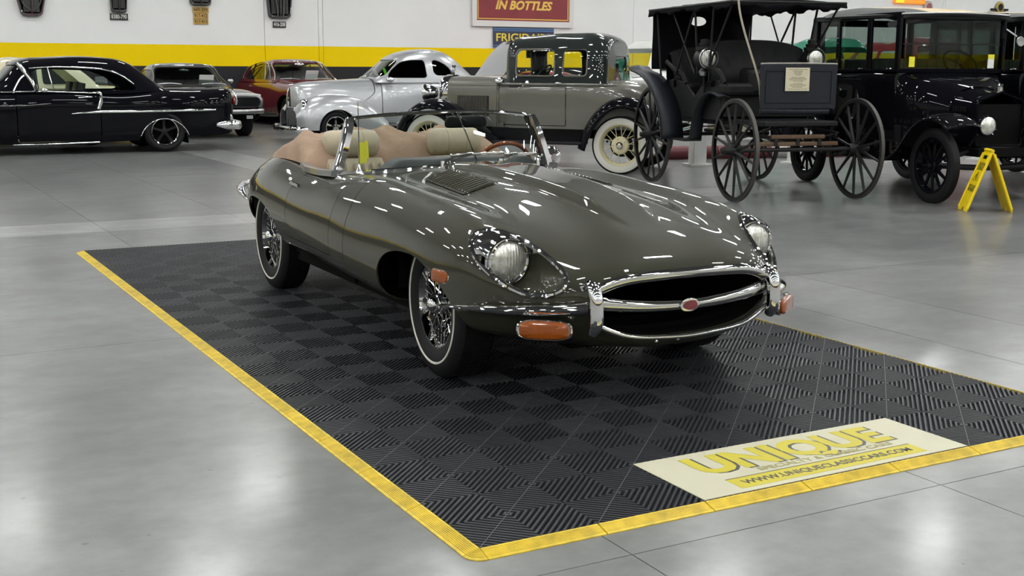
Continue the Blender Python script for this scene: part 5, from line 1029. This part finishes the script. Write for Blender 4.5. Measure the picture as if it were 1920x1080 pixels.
for x in (-.25,0,.25): MB().box((x,-.0,.63), (.04,.075,.11)).build('clip_plate', IRON, cg, smooth=None)
MB().box((0,.45,.80), (.84,1.1,.05)).build('front_floor', LEA, cg, bevel=.01, smooth=None); MB().box((0,1.70,.78), (.98,1.36,.06)).build('rear_floor', LEA, cg, bevel=.01, smooth=None)
for s in (-1,1):
    MB().prism([(.72,.80),(2.36,.80),(2.40,1.20),(2.1,1.24),(1.70,1.20),(1.45,1.05),(1.20,1.22),(.80,1.24)], 'x', s*.50, s*.53).build('body_side', LEA, cg, bevel=.01, smooth=None)
MB().box((0,2.38,1.0), (1.0,.04,.45)).build('body_back', LEA, cg, smooth=None)
# dash board with its notice
ds = empty('dash_board', (-.07,-.12,0), parent=cg); tl = math.radians(-6)
MB().prism(rounded([(-.425,.96),(.425,.96),(.43,1.405),(-.43,1.405)],.03,4), 'y', -.012, .012).build('panel', LINEN, ds, smooth=None)
for a, b_ in (((-.37,1.02),(.37,1.02)),((.37,1.02),(.37,1.34)),((.37,1.34),(-.37,1.34)),((-.37,1.34),(-.37,1.02))): MB().cyl((a[0],-.014,a[1]), (b_[0],-.014,b_[1]), .008, n=6).build('stitched_roll', LINEN, ds)
bar(ds, 'top_rail', [(-.43,0,1.41),(0,0,1.415),(.43,0,1.41)], .012,.010, mat('worn_rail', (.25,.24,.22), .4)); bar(ds, 'bottom_fold', [(-.41,.02,.94),(0,.02,.93),(.36,.02,.93)], .03,.035, LINEN)
nt_ = empty('notice', (-.03,-.028,1.255), parent=ds); MB().box((0,0,0), (.27,.006,.235)).build('card', mat('aged_card', (.62,.56,.40), .7, noise=(12,.08)), nt_, smooth=None)
ln = MB(); rr_ = random.Random(3)
for k, (z, w) in enumerate(((.098,.20),(.085,.12),(.075,.09),(.064,.09),(.053,.07),(.042,.05),(.018,.14),(.006,.19),(-.006,.19),(-.018,.10),(-.042,.10),(-.054,.17),(-.066,.17),(-.078,.12),(-.098,.20))):
    x = -w/2
    while x < w/2:
        l = rr_.uniform(.008,.022); ln.box((min(x+l/2,w/2),-.0035,z), (l,.001,.0045)); x += l+.004
tag(ln.build('print_lines', mat('ink', (.12,.10,.07), .8), nt_, smooth=None), kind='stuff')
# seats
def tufted(y, z0, z1, w, name, lean=.12):
    st = empty(name, parent=cg); nx, nz = 25, 13; rings = []
    for j in range(nz):
        t = j/(nz-1); r = []
        for i in range(nx):
            u = i/(nx-1); tuft = .5-.5*math.cos(2*PI*(u*8+(t*3 % 2)*.5)); x = (u-.5)*w; curl = .16*(abs(u-.5)*2)**3
            top = (z1-z0)*(1-.18*(abs(u-.5)*2)**4); r.append((x, y-.03-.035*tuft*math.sin(PI*min(1,t*1.1))-curl+lean*t, z0+top*t))
        rings.append(r)
    rings.append([(x,y_+.06,z+.01) for x,y_,z in rings[-1]]); rings.append([(x,y_+.14,z-.1) for x,y_,z in rings[-2]]); rings.append([(x,y_+.1,z0) for x,y_,z in rings[-3]])
    MB().loft(rings, closed=False).build('backrest', LEA, st, smooth=60); MB().box((0,y-.28,z0-.02), (w*.92,.48,.14)).build('cushion', LEA, st, bevel=.04, smooth=None); MB().box((0,y-.25,z0-.2), (w*.9,.42,.22)).build('seat_box', LEA, st, smooth=None)
    for s in (-1,1): MB().sweep([(s*w*.47,y-.48,z0+.05),(s*w*.49,y-.40,z0+.16),(s*w*.50,y-.15,z0+.22),(s*w*.5,y+.05,z0+.3)], sec_ellipse(.02,.03,8)).build('arm_rail', LEA, st)
tufted(1.10,1.16,1.67,1.16,'front_seat'); tufted(2.18,1.14,1.60,1.12,'rear_seat')
# canopy
cz = lambda x, y: 2.06+.035*(1-(x/.66)**2)-.02*((y-1.4)/1.1)**2
nx, ny = 15, 21; top_ = [[(-.66+1.32*i/(nx-1), .30+2.25*j/(ny-1), cz(-.66+1.32*i/(nx-1), .30+2.25*j/(ny-1))+.006*math.sin(j*1.9)) for i in range(nx)] for j in range(ny)]
o = MB().loft(top_, closed=False).build('canopy_roof', CLOTH, cg, smooth=70); q = o.modifiers.new('thick','SOLIDIFY'); q.thickness = .03
per = [(x,.29) for x in np.linspace(-.67,.67,20)]+[(.67,y) for y in np.linspace(.3,2.55,30)]+[(x,2.56) for x in np.linspace(.67,-.67,20)]+[(-.67,y) for y in np.linspace(2.55,.3,30)]
val = [[(x,y,2.055-.0*i) for i,(x,y) in enumerate(per)],[(x*1.012,y+(.012 if y > 2.5 else -.012 if y < .3 else 0),1.995+.018*math.sin(i*.7)+.012*math.sin(i*1.9)) for i,(x,y) in enumerate(per)]]
o = MB().loft(val).build('canopy_valance', CLOTH, cg, smooth=70); q = o.modifiers.new('thick','SOLIDIFY'); q.thickness = .012
MB().tube([(x,y,2.045) for x,y in per], .014, 6, True).build('canopy_frame', IRON, cg)
cu = []; th_ = 40   # back curtain with an oval light
sfC = net_surface([[(-.64+1.28*i/14, 2.50+.012*math.sin(i*1.7+j), 1.35+.68*j/6) for i in range(15)] for j in range(7)], 30, 61, mirror=False)
oc = lambda p: np.hypot((p[:,0]+.05)/.105, (p[:,2]-1.925)/.055)-1
sfC.clip(oc).build('back_curtain', CLOTH, cg, .01)
for s in (-1,1):
    for y, z0, yt in ((.98,1.22,.80),(1.30,1.3,1.30),(2.36,1.2,2.42)): MB().cyl((s*.57,y,z0), (s*.62,yt,2.04), .013, n=8).build('canopy_post', IRON, cg)
    MB().cyl((s*.58,1.05,1.28), (s*.62,.34,2.03), .012, n=8).build('canopy_stay', IRON, cg); MB().cyl((s*.58,1.9,1.28), (s*.62,1.3,2.03), .012, n=8).build('canopy_stay', IRON, cg); MB().cyl((s*.58,1.35,1.3), (s*.62,1.95,2.03), .010, n=8).build('canopy_stay', IRON, cg)
    # lanterns
    lp = empty('carriage_lamp', (s*.60,.86 if s > 0 else 1.05,1.47), parent=cg); lp.scale = (1.45,1.45,1.45)
    MB().lathe([(-.075,.062),(-.085,.075),(-.07,.080),(-.06,.07),(.05,.07),(.06,.05),(.06,.0005)], 24, 'y').build('case', IRON, lp); MB().lathe([(-.07,.064),(-.078,.03),(-.08,.0005)], 20, 'y').build('lens', LENS, lp); MB().lathe([(-.072,.066),(-.088,.074),(-.08,.080)], 24, 'y').build('bezel', STEEL, lp)
    MB().lathe([(.06,.06),(.085,.062),(.09,.045),(.11,.05),(.115,.032),(.14,.034),(.145,.015),(.146,.0005)], 18, 'z').build('chimney', IRON, lp); MB().lathe([(-.13,.03),(-.10,.045),(-.07,.02)], 14, 'z').build('foot', STEEL, lp); MB().cyl((0,0,-.1), (-s*.03,.05,-.26), .012, n=8).build('bracket', IRON, lp)
    # leather mudguards
    def guard(name, path, x0, x1):
        P = curve([(0,y,z) for y,z in path], 26); o = MB().loft([[(s*x0,p[1],p[2]),(s*((x0+x1)/2),p[1],p[2]+.02),(s*x1,p[1],p[2])] for p in P], closed=False).build(name, LINEN, cg, smooth=70); q = o.modifiers.new('thick','SOLIDIFY'); q.thickness = .012
        bar(cg, name+'_iron', [(s*x1,y,z+.006) for y,z in path], .008,.008, IRON)
    guard('rear_mudguard', [(2.80,1.38),(2.70,1.34),(2.52,1.31),(2.25,1.235),(1.95,1.05),(1.74,.82),(1.66,.55)], .56, .84)
    guard('front_mudguard', [(.58,1.06),(.78,1.10),(.98,1.06),(1.16,.92),(1.26,.74),(1.30,.55)], .50, .64)
    MB().box((s*.62,1.46,.56), (.2,.36,.02)).build('step', IRON, cg, smooth=None); bar(cg, 'step_iron', [(s*.45,1.4,.78),(s*.55,1.42,.62),(s*.62,1.45,.56)], .012,.012, IRON)
MB().lathe([(0,.05),(.15,.05),(.18,.03),(.19,.0005)], 14, 'z', (-.44,1.0,.86)).build('red_canister', mat('red_enamel', (.35,.012,.015), .35, coat=.6), cg)
bg = empty('leather_bag', parent=cg); MB().box((-.02,.74,1.22), (.50,.34,.30)).build('bag_body', LEA, bg, bevel=.06, smooth=None); bar(bg, 'bag_handle', [(-.14,.70,1.37),(-.08,.70,1.42),(.04,.70,1.42),(.10,.70,1.37)], .010,.012, LEA)
bar(cg, 'whip_cord', [(-.42,.02,1.02),(-.45,.0,1.2),(-.49,.05,1.4),(-.55,.10,1.62),(-.60,.16,1.85),(-.61,.22,2.03),(-.6,.26,2.2)], .012,.007, mat('rope', (.32,.29,.22), .8), up=(0,1,0))
# ------------------------------------------------------------------ cars half hidden at the back
def sedan(name, o, th, paint, label, H=1.45, L=4.4, belt=.95, hood_z=.88, glass=None, open_hood=False, boxy=0., lower=None):
    """closed car: front axle at y=0; H roof height"""
    r = empty(name, (*o,0), math.radians(th), label, 'car'); rear = L-.85; k = belt
    net = rows((-.82,[(0,hood_z-.14),(.4,hood_z-.14),(.72,hood_z-.16),(.82,hood_z-.24),(.86,.58),(.84,.45),(.78,.34)]),(-.5,[(0,hood_z),(.4,hood_z-.01),(.76,hood_z-.04),(.86,hood_z-.12),(.90,.62),(.88,.42),(.82,.28)]),(.5,[(0,hood_z+.05),(.4,hood_z+.04),(.78,hood_z),(.88,hood_z-.08),(.92,.64),(.90,.40),(.84,.24)]),(1.0,[(0,k+.02),(.4,k+.015),(.78,k),(.88,k-.1),(.92,.64),(.90,.40),(.84,.22)]),(rear-.9,[(0,k+.02),(.4,k+.015),(.78,k),(.88,k-.1),(.92,.64),(.90,.40),(.84,.24)]),(rear-.15,[(0,k-.02),(.4,k-.03),(.74,k-.05),(.84,k-.14),(.88,.64),(.86,.45),(.8,.32)]))
    arc = [(0,.31,.37),(rear-1.0,.31,.37)]; sf = net_surface(endcap(endcap(net,.08,.7),-.06,.7,front=True), 90, 51).clip(arch_cut(arc))
    gh_ = lambda p: np.maximum(np.abs(p[:,0])-.68, np.maximum(np.abs(p[:,1]-.1)-.72, hood_z-.12-p[:,2]))
    if open_hood:
        sf.clip(gh_).build('body_shell', paint, r); hp = sf.inside(gh_); piv = np.array([0,.80,hood_z+.04]); a = math.radians(open_hood); c, s_ = math.cos(a), math.sin(a)
        def rot(P): Q = P.copy(); y = P[:,1]; z = P[:,2]; Q[:,1] = y*c+z*s_; Q[:,2] = -y*s_+z*c; return Q
        Sf(rot(hp.P-piv)+piv, rot(hp.N), hp.F).build('raised_bonnet', paint, r, .02); MB().box((0,.1,.66), (1.2,1.3,.2)).build('engine', DARK, r, bevel=.05, smooth=None)
        for x in (-.55,.55): MB().cyl((x,.6,.85), (x,.35,1.25), .012, n=6).build('bonnet_stay', STEEL, r)
    elif lower is not None: sf.clip(lambda p: p[:,2]-.72).build('body_shell', paint, r); sf.clip(lambda p: .72-p[:,2]).build('lower_body', lower, r)
    else: sf.build('body_shell', paint, r)
    e = H-k; y0, y1, y2, y3 = .9, 1.45-.25*boxy, rear-1.35+.45*boxy, rear-.75+.35*boxy
    gh2 = rows((y0,[(0,k+.02),(.4,k+.015),(.62,k+.01),(.72,k),(.80,k-.01),(.83,k-.02)]),((y0+y1)/2,[(0,k+.55*e),(.38,k+.54*e),(.56,k+.5*e),(.66,k+.4*e),(.75,k+.2*e),(.83,k-.02)]),(y1,[(0,k+.95*e),(.38,k+.94*e),(.54,k+.88*e),(.62,k+.75*e),(.73,k+.35*e),(.835,k-.02)]),((y1+y2)/2,[(0,H),(.38,H-.01),(.55,H-.05),(.63,k+.78*e),(.74,k+.36*e),(.84,k-.02)]),(y2,[(0,k+.93*e),(.38,k+.92*e),(.54,k+.86*e),(.62,k+.73*e),(.73,k+.34*e),(.83,k-.02)]),(y3,[(0,k+.02),(.4,k+.015),(.6,k+.01),(.7,k),(.78,k-.01),(.81,k-.02)]))
    g = net_surface(gh2, 70, 45); gm_ = glass or GLASS; ym = (y1+y2)/2+.1
    g = glaze(g, win_end([(-.66,k+.05),(.66,k+.05),(.52,k+.86*e),(-.52,k+.86*e)], y0-.1, y1+.02), r, gm_, name='windscreen_glass')
    g = glaze(g, win_side([(y0+.32,k+.05),(y1+.08,k+.72*e),(ym-.04,k+.74*e),(ym-.04,k+.05)]), r, gm_); g = glaze(g, win_side([(ym+.04,k+.05),(ym+.04,k+.74*e),(y2-.05,k+.70*e),(y3-.32,k+.05)]), r, gm_)
    g = glaze(g, win_end([(-.58,k+.06),(.58,k+.06),(.48,k+.8*e),(-.48,k+.8*e)], y2-.02, y3+.1), r, gm_, name='rear_glass'); g.build('roof', paint, r, .02)
    for s in (-1,1):
        for y in (0,rear-1.0): five_spoke(r, (s*.76,y,.32), s, .32, .2, .2)
        hl = MB().lathe([(-.03,.08),(-.05,.09),(0,.09),(.06,.06),(.06,.0005)], 20, 'y', (s*.62,-.82,.66)).build('headlamp', LENS, r)
        seat(r, (s*.36,1.95,.5), .5, .55); bar(r, 'belt_trim', [(s*.875,.4,k-.06),(s*.885,1.2,k-.03),(s*.885,rear-.9,k-.03)], .008,.010)
    for y, z in ((-.92,.48),(rear+.0,.5)): bar(r, 'bumper', [(-.86,y+.12*(1 if y < 0 else -1),z),(-.7,y,z),(0,y-.03*(1 if y < 0 else -1),z),(.7,y,z),(.86,y+.12*(1 if y < 0 else -1),z)], .025,.05)
    MB().box((0,1.1,k-.06), (1.4,.25,.12)).build('dashboard', BLACKM, r, bevel=.04, smooth=None); steer(r, (.36,1.35,k+.06)); MB().box((0,rear/2,.26), (1.2,rear,.06)).build('underbody', DARK, r, smooth=None)
    return r
CREAM = mat('cream_car_paint', (.62,.58,.40), .3, coat=1.); REDP = mat('red_car_paint', (.36,.012,.014), .3, coat=1.); WHITEP = mat('white_car_paint', (.75,.75,.72), .3, coat=1.); BEIGEP = mat('beige_car_paint', (.33,.29,.24), .35, coat=1.); GREENP = mat('green_car_paint', (.02,.24,.15), .3, coat=1.)
sedan('cream_sedan', (-.55,20.05), -90, CREAM, 'cream sedan standing behind the black hardtop, seen through its side windows', H=1.49, L=4.7, belt=.98)
sedan('grey_sedan', (12.15,22.05), 90, SIL, 'silver grey car with its bonnet raised, behind the taupe vintage coupe', H=1.3, L=4.3, open_hood=50)
sedan('red_sedan', (13.1,25.2), -90, REDP, 'low red car by the wall, glimpsed through the vintage coupe windows', H=1.28, L=4.4, belt=.88, hood_z=.80)
sedan('white_pickup', (12.95,19.7), -90, WHITEP, 'white cab truck with beige flanks between vintage coupe and carriage', H=1.88, L=4.9, belt=1.22, hood_z=1.12, boxy=1., lower=BEIGEP)
sedan('red_van', (17.6,13.4), -10, REDP, 'tall red van seen through the antique saloon windows', H=1.9, L=4.8, belt=1.25, hood_z=1.1, boxy=1.)
sedan('green_van', (14.6,13.0), -10, GREENP, 'tall green van beside the red one, seen through the antique saloon windows', H=1.85, L=4.6, belt=1.2, hood_z=1.05, boxy=1.)
# ------------------------------------------------------------------ wet-floor sign
SIGNY = mat('safety_yellow', (.82,.60,.0), .4, noise=(18,.06)); INK = mat('sign_ink', (.05,.04,.02), .6)
vs = Vector((.83,-.555,0)).normalized(); ang = math.atan2(vs.y, vs.x)
wf = empty('caution_sign', (8.26,5.22,0), ang, 'folding yellow wet floor sign in front of the antique saloon', 'sign')
for s in (-1,1):
    p = empty('sign_leaf', (0,0,0), parent=wf); sp_, hh, ww = .215, .585, .28
    def L(u, v, o): # u across 0..1, v up 0..1, o outward offset
        n = Vector((hh,0,sp_)).normalized(); w = ww*(.72+.28*(1-v)) if 0 else ww*(1-.12*v)
        return (s*(sp_*(1-v)+n.x*o), (u-.5)*w, hh*v+n.z*o)
    out = [(0,0),(.32,0),(.42,.06),(.58,.06),(.68,0),(1,0),(1,.96),(.9,1),(.1,1),(0,.96)]
    front = [L(u,v,.008) for u,v in out]; back = [L(u,v,-.006) for u,v in out]; n = len(out)
    MB().add(front+back, [tuple(range(n)), tuple(range(n,2*n))[::-1]]+[(i,(i+1)%n,n+(i+1)%n,n+i) for i in range(n)]).build('board', SIGNY, p, smooth=None)
    for u in (0,1): MB().sweep([L(u,.04,.004),L(u,.5,.004),L(u,.95,.004)], sec_ellipse(.014,.014,6), (0,1,0)).build('edge_flange', SIGNY, p)
    def blk(name, u0, u1, v0, v1, m=INK): MB().add([L(u0,v0,.0095),L(u1,v0,.0095),L(u1,v1,.0095),L(u0,v1,.0095)], [(0,1,2,3)]).build(name, m, p, smooth=None)
    blk('hand_slot', .3, .7, .86, .92, DARK)
    rz_ = [math.radians(90)*0]
    def txt(body, v, size, w):
        o = text_obj('lettering', body, size, INK, p, (0,0,0), (0,0,0), extrude=.0005, width=w)
        M = Matrix((( 0, s*(-sp_)/math.hypot(sp_,hh), s*hh/math.hypot(sp_,hh), L(.5,v,.0095)[0]),(s*1., 0, 0, L(.5,v,.0095)[1]),(0, hh/math.hypot(sp_,hh), sp_/math.hypot(sp_,hh), L(.5,v,.0095)[2]),(0,0,0,1)))
        o.matrix_local = M
    txt('CAUTION', .765, .055, .19); txt('CUIDADO', .70, .055, .19); txt('WET FLOOR', .40, .045, .2); txt('PISO MOJADO', .345, .045, .2)
    MB().tube([L(.5+.32*math.cos(a)*(1 if 0 else 1), .55+.09*math.sin(a), .0095) for a in (PI/2, PI/2+2*PI/3, PI/2+4*PI/3)], .003, 4, True).build('pictogram_frame', INK, p)
    MB().tube([L(.42,.52,.0095),L(.5,.56,.0095),L(.58,.53,.0095),L(.5,.56,.0095),L(.5,.60,.0095)], .006, 5).build('pictogram_figure', INK, p)
MB().cyl((0,-.12,.59), (0,.12,.59), .016, n=10).build('hinge', SIGNY, wf)
# ------------------------------------------------------------------ white barrier with red kerb
FENW = mat('white_painted_wood', (.72,.72,.70), .45); KERB = mat('kerb_red', (.10,.012,.018), .5); KERBW = mat('kerb_white', (.4,.38,.37), .5)
fb = empty('barrier_fence', (9.12,10.95,0), math.radians(-14), 'white boxed post and rail barrier behind the carriage', 'fence')
for k in range(4):
    x = k*1.55; MB().box((x,0,.45), (.20,.20,.90)).build('post', FENW, fb, bevel=.012, smooth=None); MB().box((x,0,.015), (.34,.34,.03)).build('base_plate', FENW, fb, smooth=None)
for z in (.42,.78):
    for k in range(3): MB().box((.775+k*1.55,0,z), (1.35,.05,.12)).build('rail', FENW, fb, smooth=None)
kb = empty('kerb', (9.35,12.15,0), math.radians(-14), 'red and white striped low kerb on the floor behind the barrier', 'kerb', kind='thing')
for k in range(9): MB().sweep([(k*.9,0,.09),(k*.9+.89,0,.09)], [(.11*math.cos(a),.11*math.sin(a)) for a in np.linspace(-.9,PI+.9,10)]).build('kerb_block', KERB if k % 3 < 2 else KERBW, kb)
# ------------------------------------------------------------------ wall decoration
def wall_pt(x, z): return (x, YW-.0, z)
RSIGN = mat('sign_red', (.23,.006,.014), .4, coat=.4, noise=(3,.12)); GOLD = mat('sign_gold', (.85,.55,.10), .45); WFR = mat('sign_frame_white', (.74,.72,.70), .5)
sg = empty('drink_sign', (15.25,YW-.03,0), 0, 'large dark red sign lettered IN BOTTLES in a white frame', 'sign')
MB().box((0,-.02,3.62), (2.93,.04,2.0)).build('panel', RSIGN, sg, smooth=None)
for c_, d_ in (((0,-.03,2.54),(3.2,.06,.16)),((0,-.03,4.7),(3.2,.06,.16)),((-1.53,-.03,3.62),(.14,.06,2.0)),((1.53,-.03,3.62),(.14,.06,2.0))): MB().box(c_, d_).build('frame_board', WFR, sg, bevel=.006, smooth=None)
for c_, d_ in (((0,-.042,2.67),(2.84,.004,.025)),((-1.42,-.042,3.6),(.025,.004,1.88)),((1.42,-.042,3.6),(.025,.004,1.88)),((0,-.042,4.54),(2.84,.004,.025))): MB().box(c_, d_).build('pinstripe', GOLD, sg, smooth=None)
text_obj('lettering', 'IN BOTTLES', .32, GOLD, sg, (-.02,-.046,3.03), (PI/2,0,0), extrude=.003, shear=.28, bold=.012, width=1.80)
BLUE = mat('sign_navy', (.012,.016,.06), .4, coat=.4); SKY = mat('sign_light_blue', (.06,.16,.36), .4)
fs = empty('blue_sign', (15.27,YW-.02,0), 0, 'navy blue sign with yellow capitals and light blue stripes under the red sign', 'sign')
MB().box((0,-.015,2.17), (1.92,.03,.54)).build('panel', BLUE, fs, smooth=None)
for z, h in ((2.41,.035),(2.36,.03),(1.955,.03),(1.91,.02)): MB().box((0,-.032,z), (1.92,.004,h)).build('stripe', SKY, fs, smooth=None)
text_obj('lettering', 'FRIGIDAIRE', .30, mat('sign_lemon', (.85,.68,.05), .45), fs, (0,-.034,2.165), (PI/2,0,0), extrude=.003, bold=.004, width=1.76)
us = empty('neon_sign', (29.95,YW-.05,0), 0, 'orange and yellow lettered sign high on the wall above the antique saloon', 'sign')
MB().box((0,-.03,3.85), (1.42,.1,.72)).build('box', mat('sign_orange', (.9,.30,.03), .5, emis=.25), us, bevel=.06, smooth=None); MB().box((-.50,-.085,3.85), (.36,.02,.66)).build('yellow_field', mat('sign_bright_yellow', (.8,.66,.03), .5, emis=.25), us, smooth=None)
text_obj('lettering', 'USED CARS', .34, mat('sign_neon_red', (.8,.02,.01), .5, emis=.5), us, (.16,-.09,3.74), (PI/2,0,0), extrude=.01, bold=.01, width=.95)
for x, lab in ((30.85,'winged round badge ornament on the wall left of the frame edge'),(34.35,'golden round badge on dark wings high on the wall at the frame edge')):
    e_ = empty('wall_badge', (x,YW-.04,3.40), 0, lab, 'ornament'); big = x > 33
    for z, w in ((0,1.0),(.12,.75))[:2 if big else 1]: MB().box((0,-.02,-.10+z), (w*(1.15 if big else .8),.05,.07)).build('wing', BLACKM, e_, bevel=.01, smooth=None)
    MB().lathe([(0,.0005),(-.05,.001),(-.06,.15),(-.05,.19),(0,.2)], 24, 'y', (0,0,.10 if big else .02)).build('disc', mat('badge_gold', (.45,.34,.10), .4, .5) if big else mat('badge_pale', (.5,.42,.4), .5), e_)
    MB().lathe([(0,.0005),(-.004,.12),(0,.125)], 20, 'y', (0,-.062,.10 if big else .02)).build('disc_centre', BLACKM if big else mat('badge_rose', (.30,.10,.10), .5), e_)
GRILLE = mat('grille_shell_dark', (.02,.02,.02), .4, coat=.5); GRMAR = mat('grille_shell_maroon', (.035,.008,.010), .4, coat=.5); GBARS = mat('grille_bars_grey', (.10,.10,.10), .4, .6)
def wall_grille(x, zb, w, h, shell, label, plates, taper=.8, bars=11, split=False, swoop=False):
    g_ = empty('wall_grille', (x,YW,0), 0, label, 'car grille', 'car grilles hung along the wall')
    out = rounded([(-w/2*taper,zb),(w/2*taper,zb),(w/2,zb+h*.45),(w/2*.95,zb+h),(-w/2*.95,zb+h),(-w/2,zb+h*.45)], w*.16, 5); cx_, cz_ = 0, zb+h/2
    MB().loft([[(p[0]*k,-y,cz_+(p[1]-cz_)*k) for p in out] for y,k in ((0,1.),(.10,1.),(.13,.96),(.12,.88),(.08,.86))]).build('shell', shell, g_)
    MB().prism([(p[0]*.88,cz_+(p[1]-cz_)*.90) for p in out], 'y', -.06, -.04).build('backing', DARK, g_, smooth=None)
    for k in range(bars):
        xx = (k-(bars-1)/2)*w*.80*taper/bars; MB().box((xx,-.09,cz_), (w*.028,.03,h*.80)).build('bar', GBARS, g_, smooth=None)
    bar(g_, 'centre_rib', [(0,-.13,zb+.02),(0,-.15,cz_),(0,-.13,zb+h)], .018,.02, shell)
    if swoop:
        for s in (-1,1): bar(g_, 'swoop', [(0,-.14,zb+h*.12),(s*w*.22,-.14,zb+h*.22),(s*w*.36,-.13,zb+h*.5),(s*w*.38,-.13,zb+h*.9)], .012,.012, GBARS)
    if split:
        for s in (-1,1): bar(g_, 'split_rib', [(s*w*.10,-.13,zb+.03),(s*w*.16,-.14,cz_-.1),(s*w*.24,-.13,zb+h)], .022,.02, GBARS)
    for i, (tx, z, pw, ph, mb_, mt_) in enumerate(plates):
        q = empty('number_plate', (x,YW-.02,z), 0, 'number plate reading '+tx+' hung under a wall grille', 'number plate', 'plates under the grilles')
        MB().box((0,-.006,0), (pw,.012,ph)).build('plate', mb_, q, bevel=.004, smooth=None); text_obj('digits', tx, ph*.9, mt_, q, (0,-.0135,0), (PI/2,0,0), extrude=.001, bold=.002, width=pw*.86)
        for s in (-1,1): MB().cyl((s*pw*.3,-.006,ph*.5), (s*pw*.3,-.006,ph*.5+.003), .004, n=5).build('hanger', STEEL, q)
PB = mat('plate_black', (.012,.012,.013), .4); PW = mat('plate_white', (.65,.65,.62), .5); PG = mat('plate_gold', (.50,.30,.05), .5); PK = mat('plate_ink', (.04,.025,.01), .5)
wall_grille(2.475, 2.46, .64, 1.0, GRMAR, 'maroon edged car grille with swooping bars, leftmost on the wall', [], .68, swoop=True)
wall_grille(4.40, 2.59, .40, 1.0, GRILLE, 'narrow black car grille above the black number plate 8380 790', [('8380-790',2.495,.41,.15,PB,PW)], .86)
wall_grille(6.32, 2.80, .56, .9, GRILLE, 'black barred car grille above three gold number plates', [('449-309',2.70,.39,.13,PG,PK),('917-412',2.562,.36,.125,PG,PK),('917-413',2.425,.36,.125,PG,PK)], .86, bars=13)
wall_grille(8.28, 2.54, .64, 1.1, GRILLE, 'wide black car grille with split centre ribs, nearest the maroon fastback', [('416-208',2.395,.34,.15,PB,PW)], .86, split=True)
